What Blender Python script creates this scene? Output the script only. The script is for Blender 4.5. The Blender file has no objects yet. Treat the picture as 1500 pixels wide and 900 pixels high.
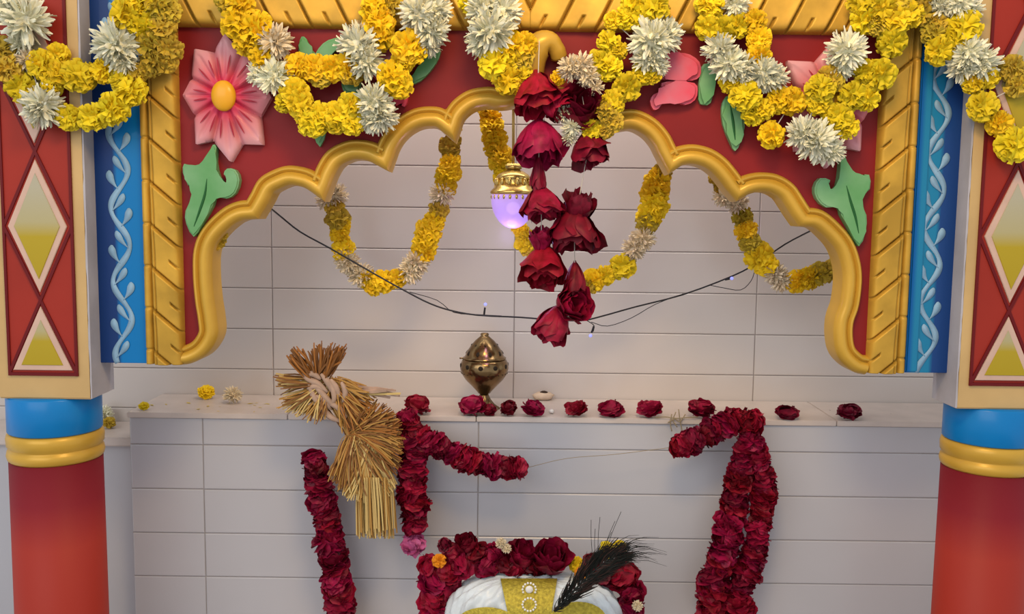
import bpy, bmesh, math, random
from mathutils import Vector, Matrix, geometry
R = math.radians
PI = math.pi
S = bpy.context.scene
C = S.collection
# ------------------------------------------------------------------ camera
F = 1375.0
CAMZ = 1.46
cam_d = bpy.data.cameras.new('camera'); cam = bpy.data.objects.new('camera', cam_d); C.objects.link(cam)
cam_d.sensor_width = 36; cam_d.lens = F/1500*36; cam_d.clip_start = .05
CR = Matrix.Rotation(R(90-5.8), 3, 'X') @ Matrix.Rotation(R(0.7), 3, 'Z')
cam.matrix_world = Matrix.Translation((0, 0, CAMZ)) @ CR.to_4x4()
S.camera = cam
def at(px, py, Y):
    """the point at depth Y that lies on the sight line of a photograph pixel"""
    d = CR @ Vector(((px-750)/F, -(py-450)/F, -1))
    return Vector((0, 0, CAMZ)) + d*(Y/d.y)
# ------------------------------------------------------------------ light
W = bpy.data.worlds.new('world'); S.world = W; W.use_nodes = True
bg = W.node_tree.nodes['Background']; bg.inputs[0].default_value = (.93, .95, 1.0, 1); bg.inputs[1].default_value = .78
def area(name, loc, target, size, sizey, power, col):
    l = bpy.data.lights.new(name, 'AREA'); l.shape = 'RECTANGLE'; l.size = size; l.size_y = sizey
    l.energy = power; l.color = col
    o = bpy.data.objects.new(name, l); C.objects.link(o); o.location = loc
    o.rotation_euler = (Vector(target)-Vector(loc)).to_track_quat('-Z', 'Y').to_euler()
    return o
area('daylight_opening', (-1.9, -2.0, 3.0), (0, 2, 1.1), 3.6, 2.4, 62, (1, .97, .94))
area('hall_lamp', (.15, .80, 2.45), (.08, 1.84, 1.78), .5, .3, 13, (1, .66, .28))
area('alcove_fill', (.03, 2.02, 2.02), (.03, 2.26, 1.25), 1.25, .16, 4.3, (1, .90, .79))  # unseen warm fill light, added behind the board to brighten the alcove wall
S.view_settings.view_transform = 'Standard'; S.view_settings.look = 'None'
S.view_settings.gamma = 1; S.view_settings.use_curve_mapping = False
S.view_settings.exposure = 0.0
# ------------------------------------------------------------------ materials
def mat(name, col, rough=.6, metal=0, var=0, vscale=8, bump=0, bscale=60, col2=None, coat=0, rnd=0, sheen=0, trans=0, emit=None, es=0, bdist=.002, spec=.2):
    m = bpy.data.materials.new(name); m.use_nodes = True; nt = m.node_tree; N = nt.nodes; L = nt.links
    b = N['Principled BSDF']; b.inputs['Roughness'].default_value = rough; b.inputs['Metallic'].default_value = metal
    b.inputs['Coat Weight'].default_value = coat; b.inputs['Coat Roughness'].default_value = .2
    b.inputs['Sheen Weight'].default_value = sheen; b.inputs['Specular IOR Level'].default_value = spec
    c4 = (*col, 1); b.inputs['Base Color'].default_value = c4
    tc = N.new('ShaderNodeTexCoord')
    out = None
    if var or col2:
        nz = N.new('ShaderNodeTexNoise'); nz.inputs['Scale'].default_value = vscale; nz.inputs['Detail'].default_value = 4
        L.new(tc.outputs['Object'], nz.inputs['Vector'])
        mx = N.new('ShaderNodeMix'); mx.data_type = 'RGBA'
        rp = N.new('ShaderNodeValToRGB'); rp.color_ramp.elements[0].position = .35; rp.color_ramp.elements[1].position = .65
        L.new(nz.outputs['Fac'], rp.inputs[0]); L.new(rp.outputs[0], mx.inputs[0])
        c2 = col2 if col2 else tuple(c*(1-var) for c in col)
        mx.inputs[6].default_value = c4; mx.inputs[7].default_value = (*c2, 1)
        out = mx.outputs[2]
    if rnd:
        oi = N.new('ShaderNodeObjectInfo'); hs = N.new('ShaderNodeHueSaturation')
        mr = N.new('ShaderNodeMapRange'); mr.inputs[3].default_value = 1-rnd; mr.inputs[4].default_value = 1+rnd*.6
        L.new(oi.outputs['Random'], mr.inputs[0]); L.new(mr.outputs[0], hs.inputs['Value'])
        mr2 = N.new('ShaderNodeMapRange'); mr2.inputs[3].default_value = .5-rnd*.035; mr2.inputs[4].default_value = .5+rnd*.035
        ml = N.new('ShaderNodeMath'); ml.operation = 'MULTIPLY'; ml.inputs[1].default_value = 7.31
        fr = N.new('ShaderNodeMath'); fr.operation = 'FRACT'
        L.new(oi.outputs['Random'], ml.inputs[0]); L.new(ml.outputs[0], fr.inputs[0]); L.new(fr.outputs[0], mr2.inputs[0]); L.new(mr2.outputs[0], hs.inputs['Hue'])
        if out: L.new(out, hs.inputs['Color'])
        else: hs.inputs['Color'].default_value = c4
        out = hs.outputs[0]
    if out: L.new(out, b.inputs['Base Color'])
    if bump:
        n2 = N.new('ShaderNodeTexNoise'); n2.inputs['Scale'].default_value = bscale; n2.inputs['Detail'].default_value = 3
        L.new(tc.outputs['Object'], n2.inputs['Vector'])
        bp = N.new('ShaderNodeBump'); bp.inputs['Strength'].default_value = bump; bp.inputs['Distance'].default_value = bdist
        L.new(n2.outputs['Fac'], bp.inputs['Height']); L.new(bp.outputs[0], b.inputs['Normal'])
    if emit:
        b.inputs['Emission Color'].default_value = (*emit, 1); b.inputs['Emission Strength'].default_value = es
    if trans:
        b.inputs['Transmission Weight'].default_value = trans
    return m
def ramp_mat(name, stops, axis='Z', lo=0., hi=1., rough=.5, coat=0, radial=False, bump=0):
    """paint that changes colour across a part in the part's own coordinates"""
    m = bpy.data.materials.new(name); m.use_nodes = True; nt = m.node_tree; N = nt.nodes; L = nt.links
    b = N['Principled BSDF']; b.inputs['Roughness'].default_value = rough; b.inputs['Coat Weight'].default_value = coat*.4; b.inputs['Specular IOR Level'].default_value = .2
    tc = N.new('ShaderNodeTexCoord'); mr = N.new('ShaderNodeMapRange'); mr.inputs[1].default_value = lo; mr.inputs[2].default_value = hi
    if radial:
        vl = N.new('ShaderNodeVectorMath'); vl.operation = 'LENGTH'; L.new(tc.outputs['Object'], vl.inputs[0]); L.new(vl.outputs['Value'], mr.inputs[0])
    else:
        sp = N.new('ShaderNodeSeparateXYZ'); L.new(tc.outputs['Object'], sp.inputs[0]); L.new(sp.outputs[axis], mr.inputs[0])
    rp = N.new('ShaderNodeValToRGB'); e = rp.color_ramp.elements
    while len(e) < len(stops): e.new(.5)
    for el, (p, c) in zip(e, stops): el.position = p; el.color = (*c, 1)
    L.new(mr.outputs[0], rp.inputs[0]); L.new(rp.outputs[0], b.inputs['Base Color'])
    if bump:
        n2 = N.new('ShaderNodeTexNoise'); n2.inputs['Scale'].default_value = 60
        L.new(tc.outputs['Object'], n2.inputs['Vector'])
        bp = N.new('ShaderNodeBump'); bp.inputs['Strength'].default_value = bump; bp.inputs['Distance'].default_value = .002
        L.new(n2.outputs['Fac'], bp.inputs['Height']); L.new(bp.outputs[0], b.inputs['Normal'])
    return m
M = dict(
 tile=mat('tile_glaze', (.60, .545, .505), .20, spec=.5, var=.05, vscale=3, bump=.12, bscale=9, bdist=.004),
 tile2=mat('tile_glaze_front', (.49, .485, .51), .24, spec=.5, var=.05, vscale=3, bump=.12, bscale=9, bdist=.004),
 slab=mat('slab_stone', (.60, .52, .47), .35, spec=.4, var=.12, vscale=14, bump=.15, bscale=30),
 grout=mat('grout', (.36, .32, .30), .9),
 floor=mat('floor_stone', (.34, .31, .29), .4, var=.1, vscale=3),
 plaster=mat('white_plaster', (.46, .44, .47), .7, var=.18, vscale=12, bump=.3, bscale=30),
 maroon=mat('maroon_paint', (.25, .014, .016), .5, var=.22, vscale=3.5, bump=.15, bscale=25),
 gold=mat('gold_paint', (.62, .365, .045), .38, .2, var=.12, vscale=10, bump=.2, bscale=40, coat=.25),
 gold2=mat('gold_rope_paint', (.64, .37, .05), .42, .2, var=.30, vscale=14, bump=.25, bscale=45),
 cream=mat('cream_paint', (.60, .40, .17), .5, var=.16, vscale=6, bump=.25, bscale=50),
 pale=mat('pale_line_paint', (.62, .42, .33), .5, var=.1, vscale=20),
 red=mat('red_paint', (.34, .028, .016), .5, var=.14, vscale=5, bump=.1, bscale=30),
 dred=mat('dark_red_line_paint', (.13, .006, .008), .5),
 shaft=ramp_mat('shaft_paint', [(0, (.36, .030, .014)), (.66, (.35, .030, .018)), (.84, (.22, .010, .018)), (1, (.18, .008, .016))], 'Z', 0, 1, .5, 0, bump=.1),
 blue=mat('blue_paint', (.0, .19, .52), .35, var=.1, vscale=8, coat=.2, bump=.1, bscale=40),
 vine=mat('pale_blue_vine_paint', (.27, .45, .62), .5, var=.25, vscale=25),
 bead=mat('edge_gold_paint', (.45, .22, .03), .4, .2),
 green=mat('leaf_green_paint', (.10, .30, .10), .42, col2=(.20, .40, .20), vscale=9, coat=.2),
 dgreen=mat('dark_green_paint', (.015, .10, .025), .5),
 pink=mat('bud_pink_paint', (.68, .055, .10), .42, col2=(.60, .14, .20), vscale=14, coat=.2),
 crease=mat('crease_paint', (.35, .02, .04), .5),
 ycentre=mat('flower_centre_paint', (.75, .36, .015), .4, coat=.3),
 mari=mat('marigold_petal', (.84, .58, .012), .6, col2=(.76, .47, .01), vscale=2.5, rnd=.18),
 lemon=mat('lemon_marigold_petal', (.80, .62, .018), .6, col2=(.72, .52, .012), vscale=2.5, rnd=.2),
 wilt=mat('wilted_marigold_petal', (.64, .46, .035), .7, col2=(.46, .31, .035), vscale=3, rnd=.25),
 white=mat('white_petal', (.88, .86, .70), .6, col2=(.78, .77, .56), vscale=3, rnd=.1),
 cream_p=mat('cream_petal', (.84, .74, .55), .6, col2=(.76, .63, .42), vscale=3, rnd=.1),
 rose=mat('rose_petal', (.34, .006, .042), .5, col2=(.17, .003, .016), vscale=2.2, rnd=.25),
 drose=mat('dark_rose_petal', (.10, .002, .010), .5, col2=(.20, .004, .020), vscale=2.2, rnd=.2),
 prose=mat('pink_rose_petal', (.55, .13, .30), .55, col2=(.45, .07, .2), vscale=2.5),
 orange=mat('orange_petal', (.8, .28, .01), .6, rnd=.1),
 stem=mat('green_stem', (.10, .14, .03), .7),
 thread=mat('white_thread', (.60, .55, .48), .8),
 twine=mat('twine', (.30, .24, .15), .9),
 wire=mat('dark_wire', (.025, .025, .03), .5),
 straw1=mat('straw_brown', (.22, .095, .03), .6), straw2=mat('straw_gold', (.44, .24, .06), .55), straw3=mat('straw_pale', (.62, .45, .17), .55),
 strawr=mat('straw_russet', (.34, .135, .03), .55), knot=mat('dry_stalk', (.50, .34, .25), .7, var=.3, vscale=30),
 brass=mat('aged_brass', (.30, .195, .09), .2, .92, var=.45, vscale=30, bump=.3, bscale=60),
 brassd=mat('brass_hole', (.02, .012, .006), .6),
 lampgold=mat('lamp_brass', (.62, .44, .14), .25, .9),
 satin=mat('white_satin', (.62, .68, .71), .3, spec=.5, var=.1, vscale=20, bump=.5, bscale=45, sheen=.2),
 sequin=mat('gold_sequin', (.50, .40, .05), .45, .35, col2=(.30, .24, .03), vscale=160, bump=.9, bscale=260),
 pearl=mat('pearl', (.8, .78, .74), .2),
 feather=mat('black_feather', (.012, .014, .012), .5), feather2=mat('brown_feather', (.06, .03, .025), .6),
 dough=mat('offering_cake', (.68, .52, .38), .7, var=.2, vscale=40), dark=mat('dark_crumb', (.05, .03, .02), .8),
 led=mat('blue_led', (.3, .35, 1), .3, emit=(.16, .18, 1), es=1.6),
 glass=mat('violet_lamp_glass', (.50, .36, .80), .15, emit=(.50, .30, .90), es=.42, trans=.2),
 filament=mat('lamp_bulb', (1, .9, 1), .3, emit=(.90, .66, 1), es=1.1),
)
# ------------------------------------------------------------------ helpers
def finish(name, bm, m, parent=None, loc=None, smooth=True):
    """link bm (world coordinates, or local to loc) as one mesh object"""
    me = bpy.data.meshes.new(name)
    o = bpy.data.objects.new(name, me)
    if loc is not None:
        loc = Vector(loc)
        for v in bm.verts: v.co -= loc
    else: loc = Vector((0, 0, 0))
    bmesh.ops.recalc_face_normals(bm, faces=bm.faces)
    for f in bm.faces: f.smooth = smooth
    bm.to_mesh(me); bm.free()
    for x in (m if isinstance(m, (list, tuple)) else [m]): me.materials.append(x)
    C.objects.link(o)
    if parent:
        o.parent = parent; o.location = loc - world_of(parent)
    else: o.location = loc
    return o
def world_of(o):
    v = Vector((0, 0, 0))
    while o: v += Vector(o.location); o = o.parent
    return v
def thing(name, label, cat, loc, group=None):
    o = bpy.data.objects.new(name, None); o.empty_display_size = .02; C.objects.link(o); o.location = loc
    return tag(o, label, cat, group)
def tag(o, label, cat, group=None):
    o['label'] = label; o['category'] = cat
    if group: o['group'] = group
    return o
def quad_strip(bm, rows, close=False, mi=0):
    vs = [[bm.verts.new(p) for p in r] for r in rows]
    for a, b in zip(vs[:-1], vs[1:]):
        n = len(a)
        for i in range(n if close else n-1):
            j = (i+1) % n
            try:
                f = bm.faces.new((a[i], a[j], b[j], b[i])); f.material_index = mi
            except ValueError: pass
    return vs
def box(bm, x0, x1, y0, y1, z0, z1, bev=0, mi=0):
    r = bmesh.ops.create_cube(bm, size=1)
    for v in r['verts']:
        v.co = Vector(((x0+x1)/2+v.co.x*(x1-x0), (y0+y1)/2+v.co.y*(y1-y0), (z0+z1)/2+v.co.z*(z1-z0)))
    es = set(e for v in r['verts'] for e in v.link_edges)
    for f in set(f for v in r['verts'] for f in v.link_faces): f.material_index = mi
    if bev: bmesh.ops.bevel(bm, geom=list(es), offset=bev, segments=2, affect='EDGES')
def tube(bm, pts, r, n=8, mi=0, cap=True):
    """round tube along pts; r a number or one radius per point"""
    pts = [Vector(p) for p in pts]
    rr = r if isinstance(r, (list, tuple)) else [r]*len(pts)
    up = None; rows = []
    for i, p in enumerate(pts):
        t = (pts[min(i+1, len(pts)-1)]-pts[max(i-1, 0)]).normalized()
        if up is None:
            up = t.orthogonal().normalized()
        up = (up-t*up.dot(t)).normalized(); s = t.cross(up)
        rows.append([p+(up*math.cos(2*PI*k/n)+s*math.sin(2*PI*k/n))*rr[i] for k in range(n)])
    vs = quad_strip(bm, rows, True, mi)
    if cap:
        for ring in (vs[0], vs[-1]):
            try: f = bm.faces.new(ring); f.material_index = mi
            except ValueError: pass
def smooth_path(pts, k=6):
    pts = [Vector(p) for p in pts]; out = []
    P = [pts[0]*2-pts[1]]+pts+[pts[-1]*2-pts[-2]]
    for i in range(1, len(P)-2):
        for s in range(k):
            t = s/k; a, b, c, d = P[i-1:i+3]
            out.append(.5*((2*b)+(c-a)*t+(2*a-5*b+4*c-d)*t*t+(3*b-a-3*c+d)*t**3))
    out.append(pts[-1]); return out
def lathe(bm, prof, c, n=40, mi=0, sx=1, flute=0):
    rows = []
    for r, z in prof:
        rows.append([Vector((c[0]+max(r, 1e-4)*(1+flute*math.cos(10*2*PI*k/n))*math.cos(2*PI*k/n)*sx, c[1]+max(r, 1e-4)*(1+flute*math.cos(10*2*PI*k/n))*math.sin(2*PI*k/n), z)) for k in range(n)])
    vs = quad_strip(bm, rows, True, mi)
    for ring in (vs[0], vs[-1]):
        try: bm.faces.new(ring)
        except ValueError: pass
def prism(bm, pts, depth, bev=0, mi=0):
    """pts: outline in world (one plane, facing -Y); solid from that plane back by depth"""
    pts = [Vector(p) for p in pts]
    a = [bm.verts.new(p) for p in pts]; b = [bm.verts.new(p+Vector((0, depth, 0))) for p in pts]
    n = len(pts)
    side = []
    for i in range(n):
        f = bm.faces.new((a[i], a[(i+1) % n], b[(i+1) % n], b[i])); f.material_index = mi
    fr = bm.faces.new(a); fr.material_index = mi
    fb = bm.faces.new(b[::-1]); fb.material_index = mi
    if bev:
        es = [e for e in fr.edges]
        bmesh.ops.bevel(bm, geom=es, offset=bev, segments=3, affect='EDGES', clamp_overlap=True)
    big = [f for f in bm.faces if len(f.verts) > 4]
    bmesh.ops.triangulate(bm, faces=big)
# ------------------------------------------------------------------ depths of the place
YW, YA, YF, YP = 2.32, 2.105, 1.84, 1.80        # back wall, altar face, arch panel, pillar front
zl = (at(750, 617, 2.08).z + at(750, 585, YW).z)/2+.004 # top of the ledge
AX = (at(267, 300, YF).x + at(1279, 300, YF).x)/2  # middle of the arch
# ------------------------------------------------------------------ tiled structure
def tiles(bm, xs, zs, y, g=.0007, bev=.0020, rs=1):
    rg = random.Random(rs)
    for i in range(len(xs)-1):
        for j in range(len(zs)-1):
            x0, x1, z0, z1 = xs[i]+g, xs[i+1]-g, zs[j]+g, zs[j+1]-g
            if x1-x0 < .004 or z1-z0 < .004: continue
            t = [rg.uniform(-.0007, .0007) for _ in range(4)]
            o = [bm.verts.new((X, y+.004, Z)) for X, Z in ((x0, z0), (x1, z0), (x1, z1), (x0, z1))]
            m = [bm.verts.new((X, y+.0012+q, Z)) for (X, Z), q in zip(((x0+bev*.2, z0+bev*.2), (x1-bev*.2, z0+bev*.2), (x1-bev*.2, z1-bev*.2), (x0+bev*.2, z1-bev*.2)), t)]
            k = [bm.verts.new((X, y+q, Z)) for (X, Z), q in zip(((x0+bev, z0+bev), (x1-bev, z0+bev), (x1-bev, z1-bev), (x0+bev, z1-bev)), t)]
            for A, B in ((o, m), (m, k)):
                for q in range(4): bm.faces.new((A[q], A[(q+1) % 4], B[(q+1) % 4], B[q]))
            bm.faces.new(k)
def seam(v0, step, lo, hi):
    k = math.ceil((lo-v0)/step); out = [lo]
    while v0+k*step < hi-1e-4:
        if v0+k*step > lo+1e-4: out.append(v0+k*step)
        k += 1
    return out+[hi]
def struct(name, bm, m, smooth=False):
    o = finish(name, bm, m, smooth=smooth); o['kind'] = 'structure'; return o
bm = bmesh.new()
xs = seam(at(399, 450, YW).x, (at(1108, 450, YW).x-at(399, 450, YW).x)/2, -1.9, 1.9)
zstep = (at(600, 304, YW).z-at(600, 544, YW).z)/4
zs = seam(at(600, 544, YW).z, zstep, 0, 2.6)
tiles(bm, xs, zs, YW)
box(bm, -1.9, 1.9, YW+.003, YW+.12, 0, 2.6, mi=1)
struct('wall_back', bm, [M['tile'], M['grout']])
bm = bmesh.new(); box(bm, -1.9, 1.9, -1.5, YW+.12, -.06, 0)
struct('floor', bm, M['floor'])
# altar: tiled block with a slab on top, cut off on the left, running past the right pillar
aL, aR = at(190, 640, YA).x, at(1460, 640, YA).x+.35
ztop = zl
al = thing('tiled_altar', 'pale tiled altar block with a stone slab top running behind the two painted pillars', 'altar', ((aL+aR)/2, (YA+YW)/2, 0))
bm = bmesh.new()
xs = seam(at(299, 740, YA).x, (at(700, 740, YA).x-at(299, 740, YA).x), aL, aR)
zs = seam(at(600, 656, YA).z, (at(600, 656, YA).z-at(600, 849, YA).z)/3, .0, ztop-.012)
tiles(bm, xs, zs, YA, rs=4)
box(bm, aL, aR, YA+.003, YW-.003, 0, ztop-.013, mi=1)
finish('tiled_face', bm, [M['tile2'], M['grout']], al, smooth=False)
bm = bmesh.new()
cuts = [aL-.004, at(436, 600, 2.2).x, at(700, 600, 2.2).x, at(1205, 600, 2.2).x, aR]
for a, b in zip(cuts[:-1], cuts[1:]): box(bm, a+.0008, b-.0008, YA-.006, YW-.003, ztop-.0125, ztop, bev=.0015)
finish('slab_top', bm, M['slab'], al, smooth=False)
# lower side ledge left of the altar
sx0, sx1 = -1.9, aL-.012
zsl = at(165, 640, 2.16).z
sl = thing('side_ledge', 'low grey stone ledge behind the left pillar, left of the altar', 'ledge', (-1.1, 2.24, 0))
bm = bmesh.new(); box(bm, sx0, sx1, 2.17, YW-.001, 0, zsl-.022, bev=.002); finish('ledge_wall', bm, M['tile2'], sl, smooth=False)
bm = bmesh.new(); box(bm, sx0, sx1, 2.15, YW-.001, zsl-.0215, zsl, bev=.003); finish('ledge_slab', bm, M['slab'], sl, smooth=False)
# low step in front of the altar, just below the frame
bm = bmesh.new(); box(bm, -.62, .70, 1.62, YA-.003, 0, .40, bev=.004)
tag(finish('altar_step', bm, M['slab'], smooth=False), 'low stone step in front of the tiled altar', 'step')
# ------------------------------------------------------------------ painted arch
ZB = at(240, 532, YF).z - .0                     # foot of the arch panel
ZBR = at(1300, 547, YF).z
ZB = (ZB+ZBR)/2
ZT = at(750, -190, YF).z
arch = thing('painted_arch', 'maroon scalloped shrine arch with gold mouldings, carved flowers and blue vine panels', 'arch', (AX, YF, ZB))
lob = [[(262,520),(276,519),(294,509),(306,489),(305,466),(301,440),(298,404),(299,368),(310,342),(333,319),(352,309),(371,307)],
 [(371,307),(381,290),(391,272),(408,262),(425,257),(446,260),(459,266),(469,273)],
 [(469,273),(478,250),(490,232),(508,222),(524,219),(544,222),(562,231)],
 [(562,231),(569,212),(580,195),(596,181),(616,172),(638,171),(650,176),(660,184)],
 [(660,184),(665,170),(675,157),(692,146),(715,142),(733,144),(750,141),(767,130)],
 [(767,130),(784,141),(800,145),(820,142),(842,147),(860,158),(868,170),(874,186)],
 [(874,186),(884,182),(905,177),(928,175),(951,186),(967,203),(976,220),(984,235)],
 [(984,235),(994,229),(1013,226),(1035,231),(1053,243),(1067,259),(1075,270),(1081,277)],
 [(1081,277),(1092,271),(1110,267),(1132,269),(1151,280),(1163,297),(1170,308),(1177,318)],
 [(1177,318),(1197,321),(1216,336),(1234,357),(1244,383),(1247,410),(1243,445),(1235,470),(1234,495),(1239,516),(1254,531),(1268,535)]]
path = []; 
for i, l in enumerate(lob):
    pp = smooth_path([at(x, y, YF) for x, y in l], 5)
    path += pp if i == 0 else pp[1:]
# maroon board behind the moulding
xl, xr = at(214, 300, YF).x, at(1334, 300, YF).x
poly = [Vector((xl, YF, ZB))]+path[0:1]+path+[Vector((xr, YF, ZB)), Vector((xr, YF, ZT)), Vector((xl, YF, ZT))]
poly[1] = Vector((path[0].x, YF, ZB)); poly.insert(len(path)+2, Vector((path[-1].x, YF, ZB)))
bm = bmesh.new()
tri = geometry.tessellate_polygon([poly])
n = len(poly)
a = [bm.verts.new(p) for p in poly]; b = [bm.verts.new(p+Vector((0, .05, 0))) for p in poly]
for t in tri:
    bm.faces.new([a[i] for i in t]); bm.faces.new([b[i] for i in t][::-1])
for i in range(n):
    try: bm.faces.new((a[i], a[(i+1) % n], b[(i+1) % n], b[i]))
    except ValueError: pass
finish('arch_board', bm, M['maroon'], arch, smooth=False)
# scalloped gold moulding, swept with mitred cusps
def sweep(bm, pts, prof):
    rows = []
    for i, p in enumerate(pts):
        t0 = (p-pts[i-1]).normalized() if i > 0 else (pts[1]-p).normalized()
        t1 = (pts[i+1]-p).normalized() if i < len(pts)-1 else t0
        n0 = Vector((-t0.z, 0, t0.x)); n1 = Vector((-t1.z, 0, t1.x))
        m = (n0+n1)
        m = m.normalized() if m.length > .05 else n0
        k = 1/max(m.dot(n0), .5)
        rows.append([p+m*(k*s)+Vector((0, -h, 0)) for s, h in prof])
    vs = quad_strip(bm, rows)
    for r in (vs[0], vs[-1]): bm.faces.new(r)
hw = .0192
prof = [(-hw, -.05), (-hw, .002), (-hw*.96, .006), (-hw*.80, .012), (-hw*.62, .0165), (-hw*.42, .0185), (-hw*.2, .0185), (hw*.02, .0165), (hw*.2, .0125), (hw*.3, .0095), (hw*.36, .0085), (hw*.42, .0115), (hw*.56, .0150), (hw*.72, .0155), (hw*.86, .0125), (hw*.97, .006), (hw*1.0, -.002)]
bm = bmesh.new(); sweep(bm, path, prof)
o = finish('arch_moulding', bm, M['gold'], arch)
md = o.modifiers.new('s', 'EDGE_SPLIT'); md.split_angle = R(42)
# gold leaf-wrapped mouldings: height fields with real grooves
def rope(name, p0, along, across, length, width, period, slope, ph, parent, flip=1, bead=True, nv=None):
    """p0 corner at the board, 'across' runs from the inner edge outwards"""
    bm = bmesh.new(); nu = 64; nv = nv or int(length/.0016); rows = []
    outv = Vector((0, -1, 0))
    for j in range(nv+1):
        v = length*j/nv; r = []
        for i in range(nu+1):
            u = i/nu
            bw = .76 if bead else 1.0
            if u < bw:
                q = u/bw; h = .021*(1-abs(2*q-1)**9)**.7+.003
                d = ((v+ph - slope*q*width) / period) % 1.0; dd = min(d, 1-d)*period
                h += .0075*(abs(d)**2.2-.3)*(1-abs(2*q-1)**6)
                h -= .0125*math.exp(-(dd/.0025)**2)*min(1, h/.012)                    # each wrap rises a little to its lip
                m2 = ((v+ph+period*.5 - slope*q*width) / period) % 1.0; md_ = min(m2, 1-m2)*period
                if q < .36: h -= .010*math.exp(-(md_/.0022)**2)*min(1, q*6)
                e = abs(q-.84)
                h -= .0055*math.exp(-(e/.022)**2)
            else:
                q = (u-bw)/(1-bw); h = .002+.014*math.sqrt(max(0, 1-(2*q-1)**2))
                d = ((v+ph - slope*width) / period) % 1.0; dd = min(d, 1-d)*period
                h -= .004*math.exp(-(dd/.002)**2)
            if i in (0, nu): h = -.001
            r.append(p0+along*v+across*(u*width)+outv*h)
        rows.append(r)
    vs = quad_strip(bm, rows)
    for r in (vs[0], vs[-1]):
        try: bm.faces.new(r)
        except ValueError: pass
    return finish(name, bm, M['gold2'], parent)
zt2 = at(750, 46, YF).z
xli, xri = at(267, 300, YF).x, at(1279, 300, YF).x
wd = at(267, 300, YF).x-at(210, 300, YF).x
Lz = zt2+.015-ZB-.001
rope('side_moulding', Vector((xli, YF, ZB+.001)), Vector((0, 0, 1)), Vector((-1, 0, 0)), ZT-ZB-.002, wd, .0825, .65, .02, arch)
rope('side_moulding', Vector((xri, YF, ZB+.001)), Vector((0, 0, 1)), Vector((1, 0, 0)), ZT-ZB-.002, wd, .0825, .65, .02, arch)
Wt = AX-xli
rope('top_moulding', Vector((AX, YF-.0005, zt2)), Vector((-1, 0, 0)), Vector((0, 0, 1)), Wt+.004, .10, .072, .38, .02, arch)
rope('top_moulding', Vector((AX, YF-.0005, zt2)), Vector((1, 0, 0)), Vector((0, 0, 1)), Wt+.004, .10, .072, .38, .02, arch)
# blue vine panels
def blue_panel(side):
    if side < 0: x0, x1 = at(134, 300, YF).x-.03, xl
    else: x0, x1 = xr, at(1420, 300, YF).x+.03
    cx = at(172, 300, YF).x if side < 0 else at(1372, 300, YF).x
    c = Vector((cx, YF, ZB))
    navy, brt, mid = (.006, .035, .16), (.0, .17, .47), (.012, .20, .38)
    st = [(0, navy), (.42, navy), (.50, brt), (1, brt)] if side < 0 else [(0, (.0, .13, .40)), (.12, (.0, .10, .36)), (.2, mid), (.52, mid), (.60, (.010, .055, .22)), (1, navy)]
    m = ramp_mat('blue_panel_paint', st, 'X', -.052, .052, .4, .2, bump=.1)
    bm = bmesh.new(); box(bm, x0, x1, YF+.002, YF+.05, ZB, ZT, bev=.001)
    if side > 0:
        box(bm, x0+.006, x0+.030, YF-.004, YF+.004, ZB+.001, ZT-.001, bev=.003)
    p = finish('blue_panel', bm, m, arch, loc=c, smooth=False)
    # painted vine: a waving stalk with leaf strokes on alternate sides
    bm = bmesh.new(); per = .145; A = .0175; y = YF+.0012; H = ZT-ZB; n = 260; s = side; cx += s*-.004
    zc0 = at(175, 467, YF).z-ZB if side < 0 else at(1372, 496, YF).z-ZB     # a crest towards +x
    def cxz(z): return cx + A*math.cos(2*PI*(z-zc0)/per)
    def ribbon(P, wd, yy):
        a_, b_ = [], []
        for i, (X, Z) in enumerate(P):
            x0_, z0_ = P[max(i-1, 0)]; x1_, z1_ = P[min(i+1, len(P)-1)]; l = math.hypot(x1_-x0_, z1_-z0_) or 1
            nx, nz = -(z1_-z0_)/l, (x1_-x0_)/l; w = wd[i]
            a_.append(Vector((X-nx*w, yy, ZB+Z-nz*w))); b_.append(Vector((X+nx*w, yy, ZB+Z+nz*w)))
        quad_strip(bm, [a_, b_])
    ribbon([(cxz(H*i/n), H*i/n) for i in range(n+1)], [.0052*(1+.2*math.sin(i*.37)) for i in range(n+1)], y)
    k = 0
    zc = zc0-per*4
    while zc < H+per:
        for sd, z0_ in ((-1, zc), (1, zc+per/2)):        # hollow opposite to each crest
            for dz, ln, w in ((-.036, .036, .0102), (-.006, .034, .0088)):
                if dz+z0_ < .004 or z0_+dz+ln > H-.004: continue
                bx = cxz(z0_+dz); P = []; W_ = []
                for i in range(13):
                    t = i/12; P.append((bx+sd*(.002+.0215*math.sin(t*1.5)-.006*t*t*(1 if dz < -.01 else -.2)), z0_+dz+ln*t)); W_.append(w*math.sin(PI*(.04+.93*t**1.25))**.8*(.25+.75*t))
                k += 1
                ribbon(P, W_, y-.0003-.0001*(k % 3))
        zc += per
    o = finish('painted_vine', bm, M['vine'], p); md = o.modifiers.new('t', 'SOLIDIFY'); md.thickness = .0006
blue_panel(-1); blue_panel(1)
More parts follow.
